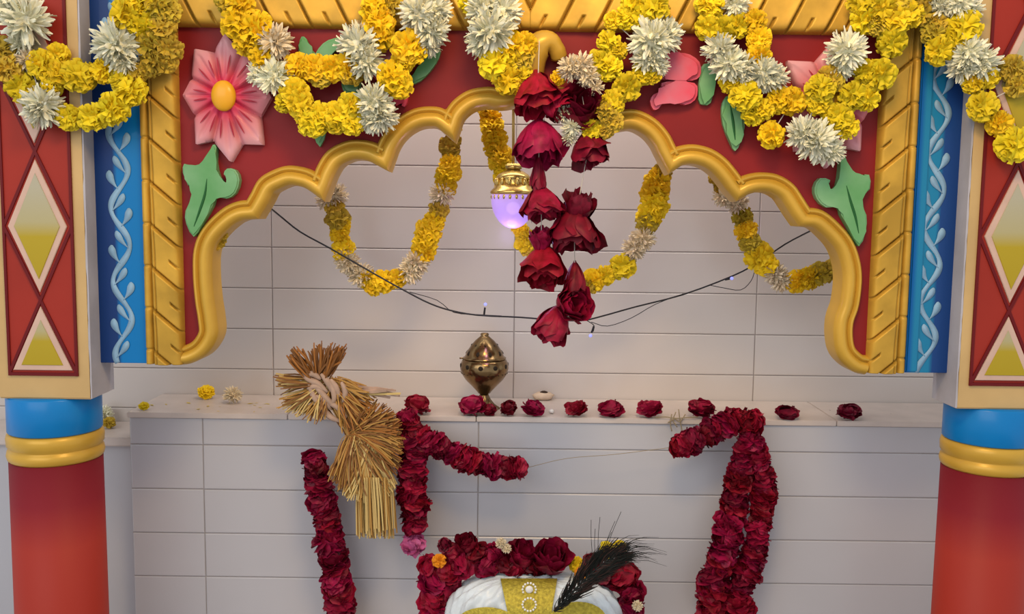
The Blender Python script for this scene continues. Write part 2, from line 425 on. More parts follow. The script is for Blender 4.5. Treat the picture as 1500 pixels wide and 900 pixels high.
# carved flowers
def carved_flower(cx, cy, pts, mirror=False):
    """pts: outline in pixels around (cx,cy)"""
    c = at(cx, cy, YF-.002); out = [at(x, y, YF-.002)-c for x, y in pts]; out = [Vector((p.x, p.z, 0)) for p in out]
    N = 192; K = 12
    def rad(th):
        d = Vector((math.cos(th), math.sin(th), 0)); best = .04
        for i in range(len(out)):
            a, b = out[i], out[(i+1) % len(out)]; e = b-a; den = d.x*e.y-d.y*e.x
            if abs(den) < 1e-12: continue
            t = (a.x*e.y-a.y*e.x)/den; s = (a.x*d.y-a.y*d.x)/den
            if t > 0 and -1e-6 <= s <= 1+1e-6: best = t
        return best
    tips = [math.atan2(p.y, p.x) for i, p in enumerate(out) if i % 2 == 0]
    vall = [math.atan2(p.y, p.x) for i, p in enumerate(out) if i % 2 == 1]
    def dist(th, L): return min(abs((th-t+PI) % (2*PI)-PI) for t in L)
    bm = bmesh.new(); rows = []
    for k in range(K+1):
        t = k/K; row = []
        for i in range(N):
            th = 2*PI*i/N; rr = rad(th)*t
            h = .030-.012*t
            h -= .009*math.exp(-(dist(th, vall)*max(t, .2)/.05)**2)*(min(1, t*2.2))
            if .3 < t < .85: h -= .0035*math.exp(-(dist(th, tips)*t/.035)**2)
            if k == K: h -= .004
            row.append(c+Vector((math.cos(th)*rr, -h, math.sin(th)*rr)))
        rows.append(row)
    rows.append([Vector((p.x, YF+.0005, p.z)) for p in rows[-1]])
    quad_strip(bm, rows, True)
    R0 = sum(p.length for p in out)/len(out)
    m = ramp_mat('pink_petal_paint', [(0, (.62, .03, .06)), (.38, (.55, .035, .085)), (.72, (.62, .20, .22)), (1, (.64, .31, .33))], lo=0, hi=R0*1.08, radial=True, rough=.42, coat=.25)
    f = finish('carved_flower', bm, m, arch, loc=c)
    md = f.modifiers.new('s', 'EDGE_SPLIT'); md.split_angle = R(50)
    bm = bmesh.new(); bmesh.ops.create_uvsphere(bm, u_segments=28, v_segments=16, radius=1)
    for v in bm.verts: v.co = c+Vector((v.co.x*.0235, -.028+v.co.y*.013, v.co.z*.029))
    finish('flower_centre', bm, M['ycentre'], f)
    # painted creases on the petals
    bm = bmesh.new(); rg = random.Random(int(cx))
    for q, t0 in enumerate(sorted(tips)):
        for dth in (-.17, .17):
            th = t0+dth; rr = rad(th); a, b = [], []
            for i in range(7):
                t = .42+.36*i/6; w = .0017*math.sin(PI*(i+.6)/7.2); d = Vector((math.cos(th), 0, math.sin(th))); nn = Vector((-d.z, 0, d.x))
                p = c+d*rr*t+Vector((0, -(.0325-.012*t), 0)); a.append(p-nn*w); b.append(p+nn*w)
            quad_strip(bm, [a, b])
    finish('petal_crease', bm, M['crease'], f)
FL = [(400,144),(386,118),(400,78),(357,80),(332,51),(316,78),(288,73),(284,116),(271,141),(288,170),(290,213),(315,207),(341,239),(357,212),(388,213),(384,172)]
carved_flower(334, 143, FL)
carved_flower(1214, 154, [(1214+(334-x)*.98, 154+(y-143)*.98) for x, y in FL][::-1][-1:]+[(1214+(334-x)*.98, 154+(y-143)*.98) for x, y in FL][::-1][:-1])
def relief(name, pts, m, th=.020, bev=.007, parent=arch, veins=None, smooth=True):
    bm = bmesh.new(); prism(bm, smooth_px(pts, YF-th), th+.001, bev)
    o = finish(name, bm, m, parent, smooth=True)
    md = o.modifiers.new('s', 'EDGE_SPLIT'); md.split_angle = R(55)
    for v in (veins or []):
        bm = bmesh.new(); pp = smooth_path([at(x, y, YF-th-.0002) for x, y in v], 4); n = len(pp)
        tube(bm, pp, [.0004+.0024*math.sin(PI*(i+.3)/(n-.4+.01)) for i in range(n)], 6)
        for q in bm.verts: q.co.y = YF-th+(q.co.y-(YF-th))*.5
        finish('leaf_vein', bm, M['dgreen'], o)
    return o
def smooth_px(pts, Y):
    P = [at(x, y, Y) for x, y in pts]; n = len(P); out = []
    for i in range(n):
        a, b, c, d = P[i-1], P[i], P[(i+1) % n], P[(i+2) % n]
        for t in (0, .5):
            out.append(.5*((2*b)+(c-a)*t+(2*a-5*b+4*c-d)*t*t+(3*b-a-3*c+d)*t**3))
    return out
relief('carved_leaf', [(311,212),(316,216),(315,237),(320,259),(331,271),(334,262),(327,255),(332,247),(344,249),(350,264),(344,283),(331,291),(315,289),(311,301),(296,328),(283,347),(272,328),(271,309),(283,285),(275,272),(267,253),(269,240),(280,244),(293,243),(304,229)],
       M['green'], veins=[[(303,262),(300,285),(292,310),(284,332)]])
relief('carved_leaf', [(1233,227),(1239,229),(1247,251),(1259,257),(1274,256),(1275,277),(1261,292),(1270,315),(1269,339),(1259,361),(1243,333),(1233,315),(1229,303),(1211,304),(1197,291),(1194,275),(1202,261),(1217,264),(1213,273),(1217,280),(1227,272),(1231,248)],
       M['green'], veins=[[(1240,272),(1246,295),(1253,318),(1258,342)]])
relief('carved_leaf', [(438,88),(437,66),(441,53),(448,56),(454,70),(461,78),(463,92),(450,97)], M['green'], .014, .005)
relief('carved_leaf', [(458,88),(466,70),(480,58),(500,54),(507,60),(498,72),(482,78),(470,92)], M['green'], .014, .005)
relief('carved_leaf', [(598,118),(606,108),(618,88),(632,76),(645,70),(643,84),(632,102),(616,118),(600,124)], M['green'], .014, .005)
relief('carved_leaf', [(500,118),(512,112),(526,116),(527,134),(514,138),(502,132)], M['green'], .014, .005)
relief('carved_leaf', [(455,160),(466,150),(480,160),(478,188),(468,215),(458,195)], M['green'], .014, .005)
relief('carved_leaf', [(1027,100),(1038,92),(1050,96),(1048,125),(1042,150),(1032,153),(1024,145)], M['green'], .016, .006)
relief('carved_leaf', [(1070,140),(1088,160),(1092,185),(1086,208),(1078,221),(1070,208),(1060,182),(1058,158),(1062,145)], M['green'], .016, .006, veins=[[(1070,155),(1074,180),(1077,205)]])
relief('carved_bud', [(968,84),(975,78),(995,76),(1012,79),(1026,90),(1028,106),(1022,115),(1005,118),(975,116),(966,110)], M['pink'], .022, .008)
relief('carved_bud', [(970,121),(990,118),(1018,121),(1023,132),(1019,146),(1005,153),(990,148),(975,147),(966,158),(958,160),(953,148),(958,138),(970,132)], M['pink'], .022, .008)
relief('carved_bud', [(548,75),(566,66),(582,70),(590,90),(584,116),(562,122),(545,110)], M['pink'], .022, .008)
relief('carved_bud', [(560,122),(590,124),(597,142),(592,156),(582,150),(568,148)], M['pink'], .018, .006)
bm = bmesh.new()
tube(bm, smooth_path([at(778, 140, YF-.012), at(777, 110, YF-.02), at(780, 84, YF-.028), (at(791, 66, YF-.032)), at(805, 62, YF-.032), at(815, 72, YF-.028), at(819, 84, YF-.02)], 4), [.016+.011*math.sin(PI*min(1, (i+3)/22)) for i in range(25)], 14)
finish('arch_finial', bm, M['gold'], arch)
# ------------------------------------------------------------------ pillars
def pillar(side):
    ypx = 300
    if side < 0: cx, hw_ = at(55, ypx, YP).x, at(125, ypx, YP).x-at(55, ypx, YP).x
    else: cx = at(1487, ypx, YP).x; hw_ = cx-at(1424, ypx, YP).x; hw_ = max(hw_, .09)
    s = -side                                           # inner direction
    zb = at(70, 585, YP).z if side < 0 else at(1460, 600, YP).z
    c = Vector((cx, YP+.085, 0))
    lab = 'left painted pillar with red diamond block above a blue band and red round shaft' if side < 0 else 'right painted pillar, cut by the frame edge, with peeling cream paint on its block'
    t = thing('painted_pillar', lab, 'pillar', c, 'painted pillars framing the arch')
    bm = bmesh.new(); box(bm, cx-hw_, cx+hw_, YP, YP+.10, zb, ZT, bev=.003)
    finish('pillar_block', bm, M['cream'], t, smooth=False)
    # white plaster corner strip on the inner side
    xi = cx+s*hw_
    bm = bmesh.new(); rg = random.Random(5+side); rows = []
    for i in range(60):
        z = zb+.002+(ZT-zb-.004)*i/59; w = .0012+.0018*rg.random()
        rows.append([Vector((xi-s*w, YP-.0008, z)), Vector((xi+s*.0012, YP-.0008, z)), Vector((xi+s*.0012, YP+.1005, z)), Vector((xi-s*w, YP+.1005, z))])
    quad_strip(bm, rows, True)
    finish('plaster_edge', bm, M['plaster'], t, smooth=False)
    # red inset with diamonds
    iw = at(105, ypx, YP).x-at(55, ypx, YP).x
    ib = zb+(at(60, 548, YP).z-at(60, 585, YP).z)
    H = at(54, 222, YP).z-at(58, 440, YP).z             # one diamond field
    bm = bmesh.new(); box(bm, cx-iw, cx+iw, YP-.0012, YP+.002, ib, ZT-.001); 
    inset = finish('red_inset', bm, M['red'], t, smooth=False)
    bm = bmesh.new(); g = .0035
    cnt = [0]
    def line(p, q, w, y):
        cnt[0] += 1; y -= .00009*(cnt[0] % 7)
        p = Vector(p); q = Vector(q); d = (q-p).normalized(); nn = Vector((-d.z, 0, d.x))*w
        vs = [p-nn, q-nn, q+nn, p+nn]; fr = [bm.verts.new(Vector((v.x, y, v.z))) for v in vs]; bk = [bm.verts.new(Vector((v.x, YP, v.z))) for v in vs]
        bm.faces.new(fr)
        for i in range(4): bm.faces.new((fr[i], fr[(i+1) % 4], bk[(i+1) % 4], bk[i]))
    for X in (cx-iw, cx+iw): line((X, 0, ib-g), (X, 0, ZT-.001), g*.7, YP-.004)
    line((cx-iw, 0, ib), (cx+iw, 0, ib), g*.9, YP-.0042)
    z0 = ib+at(60, 440, YP).z-at(60, 548, YP).z
    z = z0; crosses = []
    while z < ZT+H: crosses.append(z); z += H
    for k, zc in enumerate(crosses):
        for sg in (-1, 1):
            line((cx, 0, zc), (cx+sg*iw, 0, min(zc+H/2, ZT)), g*.8, YP-.0036)
            line((cx, 0, zc), (cx+sg*iw, 0, max(zc-H/2, ib)), g*.8, YP-.0036)
        if zc+H/2 > ZT: break
    finish('dark_outline', bm, M['dred'], inset, smooth=False)
    # diamonds / bottom triangle
    def plate(pts, name, m, y, par, loc=None):
        bm = bmesh.new(); prism(bm, [Vector((p[0], y, p[1])) for p in pts], .004, .0008); return finish(name, bm, m, par, loc=loc, smooth=False)
    def pair(outer, inner, lo, hi):
        m = ramp_mat('ochre_fill_paint', [(0, (.40, .29, .012)), (.46, (.42, .31, .018)), (.62, (.42, .37, .19)), (1, (.42, .39, .28))], 'Z', lo, hi, .45, .2, bump=.1)
        zc = outer[0][1]
        o = plate(outer, 'pale_diamond' if len(outer) == 4 else 'pale_triangle', M['pale'], YP-.005, t)
        plate(inner, 'ochre_fill', m, YP-.0066, o, loc=Vector((cx, YP, 0)))
    hh = H*.445; wv = iw*.86
    for zc in crosses[:4]:
        m_ = zc+H/2
        if m_+hh > ZT: break
        pair([(cx, m_+hh), (cx-wv, m_), (cx, m_-hh), (cx+wv, m_)], [(cx, m_+hh*.80), (cx-wv*.78, m_), (cx, m_-hh*.80), (cx+wv*.78, m_)], m_-hh*.8, m_+hh*.6)
    tz = z0-.012; bz = ib+.008
    pair([(cx, tz), (cx-wv*1.02, bz), (cx+wv*1.02, bz)], [(cx, tz-.026), (cx-wv*.72, bz+.010), (cx+wv*.72, bz+.010)], bz, tz)
    # round column under the block
    ccy = YP+.07; px = 80 if side < 0 else 1470
    k = ccy-.09
    zA = zb; dz = lambda y: zb-(at(px, 587, k).z-at(px, y, k).z)
    r = .0885
    bm = bmesh.new(); lathe(bm, [(r-.002, dz(643)), (r, dz(641)), (r, zA-.004), (r-.003, zA-.0002)], (cx-s*.016, ccy), 64); finish('blue_band', bm, M['blue'], t)
    bm = bmesh.new(); a, b, c3 = dz(643), dz(668), dz(686)
    lathe(bm, [(r-.004, a-.0002), (r+.001, a-.004), (r+.003, a-.012), (r+.002, b+.007), (r-.003, b+.002), (r-.003, b), (r+.001, b-.003), (r+.003, (b+c3)/2), (r+.001, c3+.004), (r-.003, c3)], (cx-s*.016, ccy), 64); finish('gold_collar', bm, M['gold'], t)
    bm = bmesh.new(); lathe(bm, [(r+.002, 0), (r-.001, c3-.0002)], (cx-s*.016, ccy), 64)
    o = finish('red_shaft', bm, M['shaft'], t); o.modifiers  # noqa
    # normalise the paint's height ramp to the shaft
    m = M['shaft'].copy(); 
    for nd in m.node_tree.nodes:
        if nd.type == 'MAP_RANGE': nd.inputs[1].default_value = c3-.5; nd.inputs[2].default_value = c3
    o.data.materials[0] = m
pillar(-1); pillar(1)
# ------------------------------------------------------------------ flower heads (unit radius, shared meshes)
def petal_grid(bm, fn, nu, nv, mi=0):
    quad_strip(bm, [[fn(i/nu*2-1, j/nv) for i in range(nu+1)] for j in range(nv+1)], False, mi)
def mesh_of(name, bm, mats, smooth=True):
    me = bpy.data.meshes.new(name)
    for f in bm.faces: f.smooth = smooth
    bm.to_mesh(me); bm.free()
    for m in mats: me.materials.append(m)
    return me
def marigold(seed, mats):
    rg = random.Random(seed); bm = bmesh.new(); n = 105
    r = bmesh.ops.create_icosphere(bm, subdivisions=2, radius=.5)
    for i in range(n):
        zz = 1-1.72*(i+.5)/n; ph = i*2.39996+rg.uniform(-.2, .2); d = Vector((math.sqrt(max(0, 1-zz*zz))*math.cos(ph), math.sqrt(max(0, 1-zz*zz))*math.sin(ph), zz))
        a = d.cross(Vector((0, 0, 1))); a = a.normalized() if a.length > .1 else Vector((1, 0, 0)); b = d.cross(a)
        tw = rg.uniform(-.9, .9); a, b = a*math.cos(tw)+b*math.sin(tw), b*math.cos(tw)-a*math.sin(tw)
        w = rg.uniform(.13, .2); ln = rg.uniform(.78, 1.06); f1 = rg.uniform(0, 6); cu = rg.uniform(.08, .22)
        def fn(u, v):
            return d*(.45+(ln-.45)*v - .07*u*u*v)+a*(w*u*(.5+.8*v))+b*(cu*v*v+.045*math.sin(3.2*u+f1)*v+.10*u*u*v)
        petal_grid(bm, fn, 4, 3)
    for v in bm.verts: v.co.z *= .86
    return mesh_of('marigold', bm, mats)
def chrysanth(seed, mats):
    rg = random.Random(seed); bm = bmesh.new(); n = 170
    bmesh.ops.create_icosphere(bm, subdivisions=2, radius=.42)
    for i in range(n):
        zz = 1-1.8*(i+.5)/n; ph = i*2.39996; d = Vector((math.sqrt(max(0, 1-zz*zz))*math.cos(ph), math.sqrt(max(0, 1-zz*zz))*math.sin(ph), zz))
        d = (d+Vector([rg.uniform(-.28, .28) for _ in range(3)])).normalized()
        a = d.cross(Vector((.1, .2, 1))).normalized(); b = d.cross(a); tw = rg.uniform(0, 6)
        a, b = a*math.cos(tw)+b*math.sin(tw), b*math.cos(tw)-a*math.sin(tw)
        w = rg.uniform(.075, .115); ln = rg.uniform(.75, 1.08); cu = rg.uniform(-.22, .22)
        def fn(u, v):
            ww = w*(.6+1.1*v-1.45*v**4)
            return d*(.2+(ln-.2)*v)+a*(ww*u)+b*(cu*v*v+.05*u*u)
        petal_grid(bm, fn, 2, 4)
    return mesh_of('chrysanthemum', bm, mats)
def rose(seed, mats, ragged=.5, n=20, flat=1.0):
    """opens towards +z, about one unit across the radius"""
    rg = random.Random(seed); bm = bmesh.new()
    for i in range(n):
        t = (i+.5)/n; ph = i*2.39996+rg.uniform(-.25, .25)
        rr = .14+.62*t**.9; spread = (1.35-.55*t)*rg.uniform(.85, 1.1); hh = (1.05-.42*t)*rg.uniform(.9, 1.08); flare = .05+.42*t*t*rg.uniform(.7, 1.2)
        f1, f2 = rg.uniform(0, 6), rg.uniform(0, 6); tw = rg.uniform(-.2, .2)
        def fn(u, v):
            th = ph+spread*u*(.35+.75*math.sin(PI*min(1, v*.62)))+tw*v
            r = rr*(v**.55)*(1+.05*math.sin(4*u+f1)*v)+flare*max(0, v-.45)**1.4*1.7
            edge = ragged*(.10*math.sin(5*u+f1)+.07*math.sin(11*u+f2))*v**3
            z = -.45+hh*v - .16*u*u*v - .26*t*max(0, v-.7)*3 + edge
            return Vector((r*math.cos(th), r*math.sin(th), z*flat))
        petal_grid(bm, fn, 8, 6)
    # calyx side closed by a small cup
    lathe(bm, [(.02, -.62*flat), (.14, -.56*flat), (.22, -.42*flat), (.3, -.3*flat)], (0, 0), 12, mi=1)
    return mesh_of('rose', bm, mats)
def ruffle(seed, mats, n=30, wide=.52, flat=.8):
    """ball of overlapping wavy petals lifting at their edges"""
    rg = random.Random(seed); bm = bmesh.new(); bmesh.ops.create_icosphere(bm, subdivisions=2, radius=.55)
    for i in range(n):
        zz = 1-2*(i+.5)/n; ph = i*2.39996+rg.uniform(-.3, .3); q = math.sqrt(max(0, 1-zz*zz)); d = Vector((q*math.cos(ph), q*math.sin(ph), zz))
        b = (Vector((0, 0, 1))-d*zz); b = b.normalized() if b.length > .2 else Vector((math.cos(ph), math.sin(ph), 0)); a = d.cross(b)
        tw = rg.uniform(-.8, .8)+(PI if rg.random() < .25 else 0); a, b = a*math.cos(tw)+b*math.sin(tw), b*math.cos(tw)-a*math.sin(tw)
        f1, f2 = rg.uniform(0, 6), rg.uniform(0, 6); lift = rg.uniform(.14, .42); w = wide*rg.uniform(.8, 1.15)
        def fn(u, v):
            return d*(.55+lift*v**1.5-.22*u*u*(1-.5*v)+.06*math.sin(4*u+f1)*v*v)+b*(-.3+.78*v-.16*u*u*v+.05*math.sin(6*u+f2)*v)+a*(w*u*(.45+.75*math.sin(PI*min(1, .15+v*.6))))
        petal_grid(bm, fn, 6, 5)
    for v in bm.verts: v.co.z *= flat
    return mesh_of('rose_head', bm, mats)
def bud(seed, mats, n=19):
    """half-closed rose, axis +z towards the open, ragged end"""
    rg = random.Random(seed); bm = bmesh.new()
    for i in range(n):
        t = (i+.5)/n; ph = i*2.39996+rg.uniform(-.3, .3); RR = .30+.62*t**.7; sp = rg.uniform(.8, 1.05)*(1.25-.3*t); top = rg.uniform(.55, 1.0); f1, f2 = rg.uniform(0, 6), rg.uniform(0, 6); fl = rg.uniform(-.1, .55)*t**1.5; cr = rg.uniform(.05, .13)
        def fn(u, v):
            th = ph+sp*u*(.5+.6*math.sin(PI*min(1, v*.7)))
            r = RR*math.sin(PI*(.06+.56*v))**.9*(1+.05*math.sin(4*u+f1))+fl*max(0, v-.6)*2.2
            z = -.85+(top+.85)*v-.30*u*u*v+cr*math.sin(7*u+f2)*v*v-.9*max(0, fl)*max(0, v-.7)*2
            r += cr*.7*math.sin(5*u+f1)*v*v
            return Vector((r*math.cos(th), r*math.sin(th), z))
        petal_grid(bm, fn, 8, 7)
    lathe(bm, [(.02, -1.0), (.10, -.96), (.17, -.84), (.24, -.72)], (0, 0), 10)
    return mesh_of('rose_head', bm, mats)
MESH = {
 'bud': [bud(k, [M['rose']]) for k in range(4)], 'dbud': [bud(8+k, [M['drose']]) for k in range(4)],
 'mari': [marigold(k, [M['mari']]) for k in range(4)], 'lemon': [marigold(10+k, [M['lemon']]) for k in range(3)],
 'wilt': [marigold(20+k, [M['wilt']]) for k in range(3)], 'orange': [marigold(31, [M['orange']])],
 'white': [chrysanth(k, [M['white']]) for k in range(4)], 'cream': [chrysanth(9+k, [M['cream_p']]) for k in range(3)],
 'rose': [rose(k, [M['rose'], M['rose']]) for k in range(5)], 'drose': [rose(10+k, [M['drose'], M['drose']]) for k in range(3)],
 'prose': [ruffle(20, [M['prose']], n=46, wide=.3)],
 'disc': [ruffle(40+k, [M['rose']]) for k in range(6)], 'ddisc': [ruffle(50+k, [M['drose']]) for k in range(3)],
}
PART = {'bud': 'rose_head', 'dbud': 'rose_head', 'mari': 'marigold', 'lemon': 'marigold', 'wilt': 'marigold', 'orange': 'marigold', 'white': 'chrysanthemum', 'cream': 'chrysanthemum', 'rose': 'rose_head', 'drose': 'rose_head', 'prose': 'pink_flower', 'disc': 'rose_head', 'ddisc': 'rose_head'}
rnd = random.Random(77)
def bloom(kind, loc, r, parent=None, direction=None, scale=(1, 1, 1), roll=None, name=None):
    me = rnd.choice(MESH[kind]); o = bpy.data.objects.new(name or PART[kind], me); C.objects.link(o)
    if direction is None:
        direction = Vector((rnd.uniform(-.6, .6), -1, rnd.uniform(-.6, .6)))
    q = Vector(direction).normalized().to_track_quat('Z', 'Y')
    o.rotation_mode = 'QUATERNION'
    from mathutils import Quaternion
    o.rotation_quaternion = q @ Quaternion((0, 0, 1), rnd.uniform(0, 6.28) if roll is None else roll)
    o.scale = (r*scale[0], r*scale[1], r*scale[2])
    o.location = Vector(loc) - (world_of(parent) if parent else Vector((0, 0, 0)))
    if parent: o.parent = parent
    return o
KEY = {'y': 'mari', 'l': 'lemon', 'o': 'wilt', 'w': 'white', 'c': 'cream', 'r': 'rose', 'd': 'drose', 'p': 'prose', 'g': 'orange'}
def garland(label, Y, items, group='flower garlands draped over the arch', string=None, back=None, name='flower_garland', jit=.004, rs=1.0):
    """items: (kind, px, py, r px[, depth offset])"""
    loc = at(items[0][1], items[0][2], Y)
    t = thing(name, label, 'garland', loc, group)
    pts = []
    for it in items:
        k, px, py, r = it[:4]; dy = it[4] if len(it) > 4 else 0
        rm = r*Y/F*rs; yy = (Y if back is None else back-rm*.78)+dy+rnd.uniform(-jit, jit)
        p = at(px, py, yy); pts.append(p)
        bloom(KEY[k], p, rm*1.14, t)
    if string is None: string = True
    if string:
        bm = bmesh.new(); tube(bm, smooth_path([p+Vector((0, .006, 0)) for p in pts], 3), .0011, 5)
        finish('garland_string', bm, M['thread'], t)
    return t
B = 1.800   # plane the front garlands lie against
BF = 1.812
GR = 'marigold and white flower garlands over the arch front'
garland('upper garland swag across the left pillar, with big white flowers at the top left corner', 1.76,
 [('w',18,8,28),('w',38,30,34),('w',30,62,18),('l',60,95,20),('l',85,80,16),('l',78,105,20),('y',92,108,18),('l',116,112,23),('y',150,104,17),('w',172,66,34),('w',182,88,22),('l',186,22,24),('l',204,12,22)], GR, back=B)
garland('lower garland swag across the left pillar, rising in yellow marigolds over the blue panel', 1.76,
 [('o',4,72,18),('o',12,100,20),('o',20,112,16),('l',30,128,20),('c',40,88,16),('w',62,156,29),('l',76,128,14),('l',100,172,18),('l',136,172,20),('l',166,160,23),('l',176,150,16),('l',192,134,22),('l',178,118,16),('o',200,108,14)], GR, back=B-.004)
garland('thick column of wilted yellow marigolds at the top left corner of the gold frame', 1.76,
 [('l',208,0,24),('l',205,32,24),('o',232,4,24),('o',246,16,18),('l',215,45,22),('o',235,45,22),('o',222,66,22),('o',246,70,20),('o',228,88,20),('o',244,90,16),('o',216,100,14)], GR, back=B)
garland('upper garland swag right of the left pink carved flower, mostly deep yellow marigolds', 1.76,
 [('o',332,2,16),('y',352,8,22),('y',350,36,24),('y',376,44,26),('y',362,62,20),('c',402,62,26),('y',385,82,20),('w',380,108,18),('w',402,112,26),('y',436,98,20),('y',462,100,20),('y',486,100,19),('y',508,98,19),('o',470,112,16),('o',515,108,17),('w',524,66,30),('w',536,88,28),('c',528,48,16),('y',556,34,22),('y',560,54,20),('y',548,12,20),('o',570,6,18)], GR, back=BF)
garland('lower garland swag left of centre, dipping to white flowers just above the scalloped moulding', 1.77,
 [('l',432,136,20),('l',418,150,15),('l',440,152,19),('l',448,166,17),('l',458,180,21),('l',472,168,18),('l',496,168,20),('l',492,182,14),('l',516,180,17),('l',514,154,18),('w',548,150,27),('w',558,170,24),('w',545,175,20),('y',576,112,22),('y',584,124,20),('y',590,90,16),('y',596,68,23),('y',606,74,20),('w',614,20,30),('w',632,44,26),('w',636,14,24),('w',628,64,18)], GR, back=BF-.012)
garland('garland end bunched left of the arch peak, big white flower above marigolds', 1.76,
 [('l',688,2,16),('w',708,14,26),('w',736,16,26),('w',720,44,34),('w',704,62,22),('l',726,92,24),('l',744,84,20),('y',750,66,20),('o',764,84,18),('y',744,116,21),('l',766,110,16),('y',770,66,17),('y',762,126,14)], GR, back=BF-.012)
garland('garland right of the arch peak with large white flower and loose round marigolds', 1.76,
 [('l',932,4,20),('l',958,8,22),('l',918,26,17),('l',938,24,20),('o',965,18,16),('w',954,58,32),('w',974,52,26),('w',950,84,24),('w',964,96,16),('l',898,30,13),('l',892,62,17),('l',906,74,13),('l',880,92,19),('l',892,100,18),('l',918,128,20),('l',942,108,16),('l',956,110,13)], GR, back=BF-.006)
garland('short garland end beside the dark rose with white petals and olive marigolds on the moulding', 1.78,
 [('y',818,114,11),('c',836,100,18),('c',852,96,18),('c',862,112,16),('c',872,128,12),('l',896,150,17),('o',888,164,16),('o',896,178,16),('o',886,190,13),('l',866,190,14),('w',824,166,14),('w',838,186,15),('w',834,202,11)], GR, back=BF-.024)
garland('garland swag over the pink bud on the right, upper strand of white flowers and marigolds', 1.76,
 [('l',1040,8,20),('w',1078,6,20),('l',1038,40,18),('l',1056,44,20),('l',1080,38,18),('y',1106,30,16),('y',1112,56,17),('y',1112,82,18),('w',1054,72,24),('w',1068,94,26),('w',1086,100,22),('w',1118,108,26),('w',1134,114,20),('l',1070,120,16),('l',1092,140,22),('l',1104,168,17),('l',1118,160,16),('y',1142,146,19),('y',1160,148,20),('y',1130,198,19)], GR, back=BF)
garland('garland swag hiding the right carved flower, large white bloom at its lowest point', 1.77,
 [('w',1240,74,29),('w',1232,96,20),('o',1215,112,16),('l',1202,130,20),('o',1222,120,14),('l',1200,150,18),('w',1176,196,24),('w',1196,206,30),('w',1214,220,22),('l',1228,172,20),('l',1240,186,17),('l',1218,168,14),('l',1250,140,20),('l',1270,146,17),('l',1268,104,18),('l',1288,110,22),('l',1300,108,14),('l',1306,62,20)], GR, back=BF-.010)
garland('bunched marigolds covering the top right corner of the gold frame', 1.76,
 [('l',1262,4,20),('l',1266,28,20),('l',1292,12,20),('o',1282,34,17),('l',1310,28,22),('l',1330,22,20),('o',1318,6,18),('o',1350,20,18),('o',1372,34,16),('w',1380,10,20),('o',1352,4,16),('w',1372,0,16)], GR, back=B)
garland('garland hanging down across the right pillar to three yellow marigolds at the frame edge', 1.75,
 [('w',1404,4,22),('w',1420,14,18),('l',1410,40,25),('l',1396,56,16),('o',1366,50,17),('l',1376,74,20),('w',1418,78,26),('w',1436,92,26),('w',1410,98,22),('l',1424,120,17),('l',1446,114,16),('o',1484,100,18),('o',1492,124,18),('l',1440,156,21),('y',1464,180,18),('l',1486,212,25)], GR, back=B-.004)
# inner garlands hanging behind the arch, close to the tiled wall
GI = 'faded garlands hanging inside the arch against the tiles'
YI = 2.10
def chain(spec, dens=1.0):
    """spec: list of (px,py,kind,r) control points; blooms interpolated along the path"""
    out = []
    for a, b in zip(spec[:-1], spec[1:]):
        d = math.hypot(b[0]-a[0], b[1]-a[1]); n = max(1, round(d/((a[3]+b[3])*.5*.95*dens)))
        for i in range(n):
            t = i/n; out.append((a[2], a[0]+(b[0]-a[0])*t+rnd.uniform(-3, 3), a[1]+(b[1]-a[1])*t+rnd.uniform(-2, 2), a[3]+rnd.uniform(-1.5, 1.5)))
    z = spec[-1]; out.append((z[2], z[0], z[1], z[3])); return out
garland('faded garland looped in a deep U left of centre behind the arch', YI,
 chain([(668,190,'o',12),(660,215,'o',14),(657,240,'y',16),(654,262,'y',15),(648,285,'c',18),(640,305,'o',15),(634,325,'y',17),(624,350,'y',18),(612,385,'c',20),(600,398,'c',18),(582,408,'y',15),(562,414,'y',17),(546,418,'y',15),(526,402,'c',19),(512,388,'c',17),(506,364,'y',17),(500,345,'y',15),(494,322,'o',16),(488,302,'o',14),(490,285,'c',17),(478,292,'c',15)]), GI, rs=1)
garland('faded garland hanging straight down behind the left side of the hanging lamp', YI,
 chain([(712,160,'y',14),(720,182,'y',17),(726,205,'y',17),(732,228,'y',16),(734,250,'l',12),(740,280,'y',12),(752,315,'y',12),(770,346,'l',14),(772,366,'o',10)]), GI)
garland('faded garland curving down from the right of the arch towards the red roses', YI,
 chain([(974,238,'o',14),(966,264,'y',19),(958,298,'y',18),(946,328,'o',17),(940,350,'c',18),(926,366,'c',17),(914,390,'l',18),(890,402,'l',15),(872,412,'y',16),(860,420,'o',12)], 1.15), GI)
garland('faded garland at the far right behind the arch, ending on the moulding', YI,
 chain([(1050,262,'o',10),(1062,290,'c',14),(1078,298,'c',17),(1088,318,'o',15),(1096,338,'y',17),(1102,358,'o',14),(1112,378,'l',20),(1122,388,'y',17),(1136,402,'c',18),(1146,412,'c',16),(1164,412,'y',18),(1184,408,'y',17),(1202,402,'o',16),(1222,394,'o',15)], 1.1), GI)
garland('small scrap of faded garland beside the left leg of the arch moulding', YF+.02, [('o',322,354,9),('o',328,345,6),('o',318,362,5)], GI)
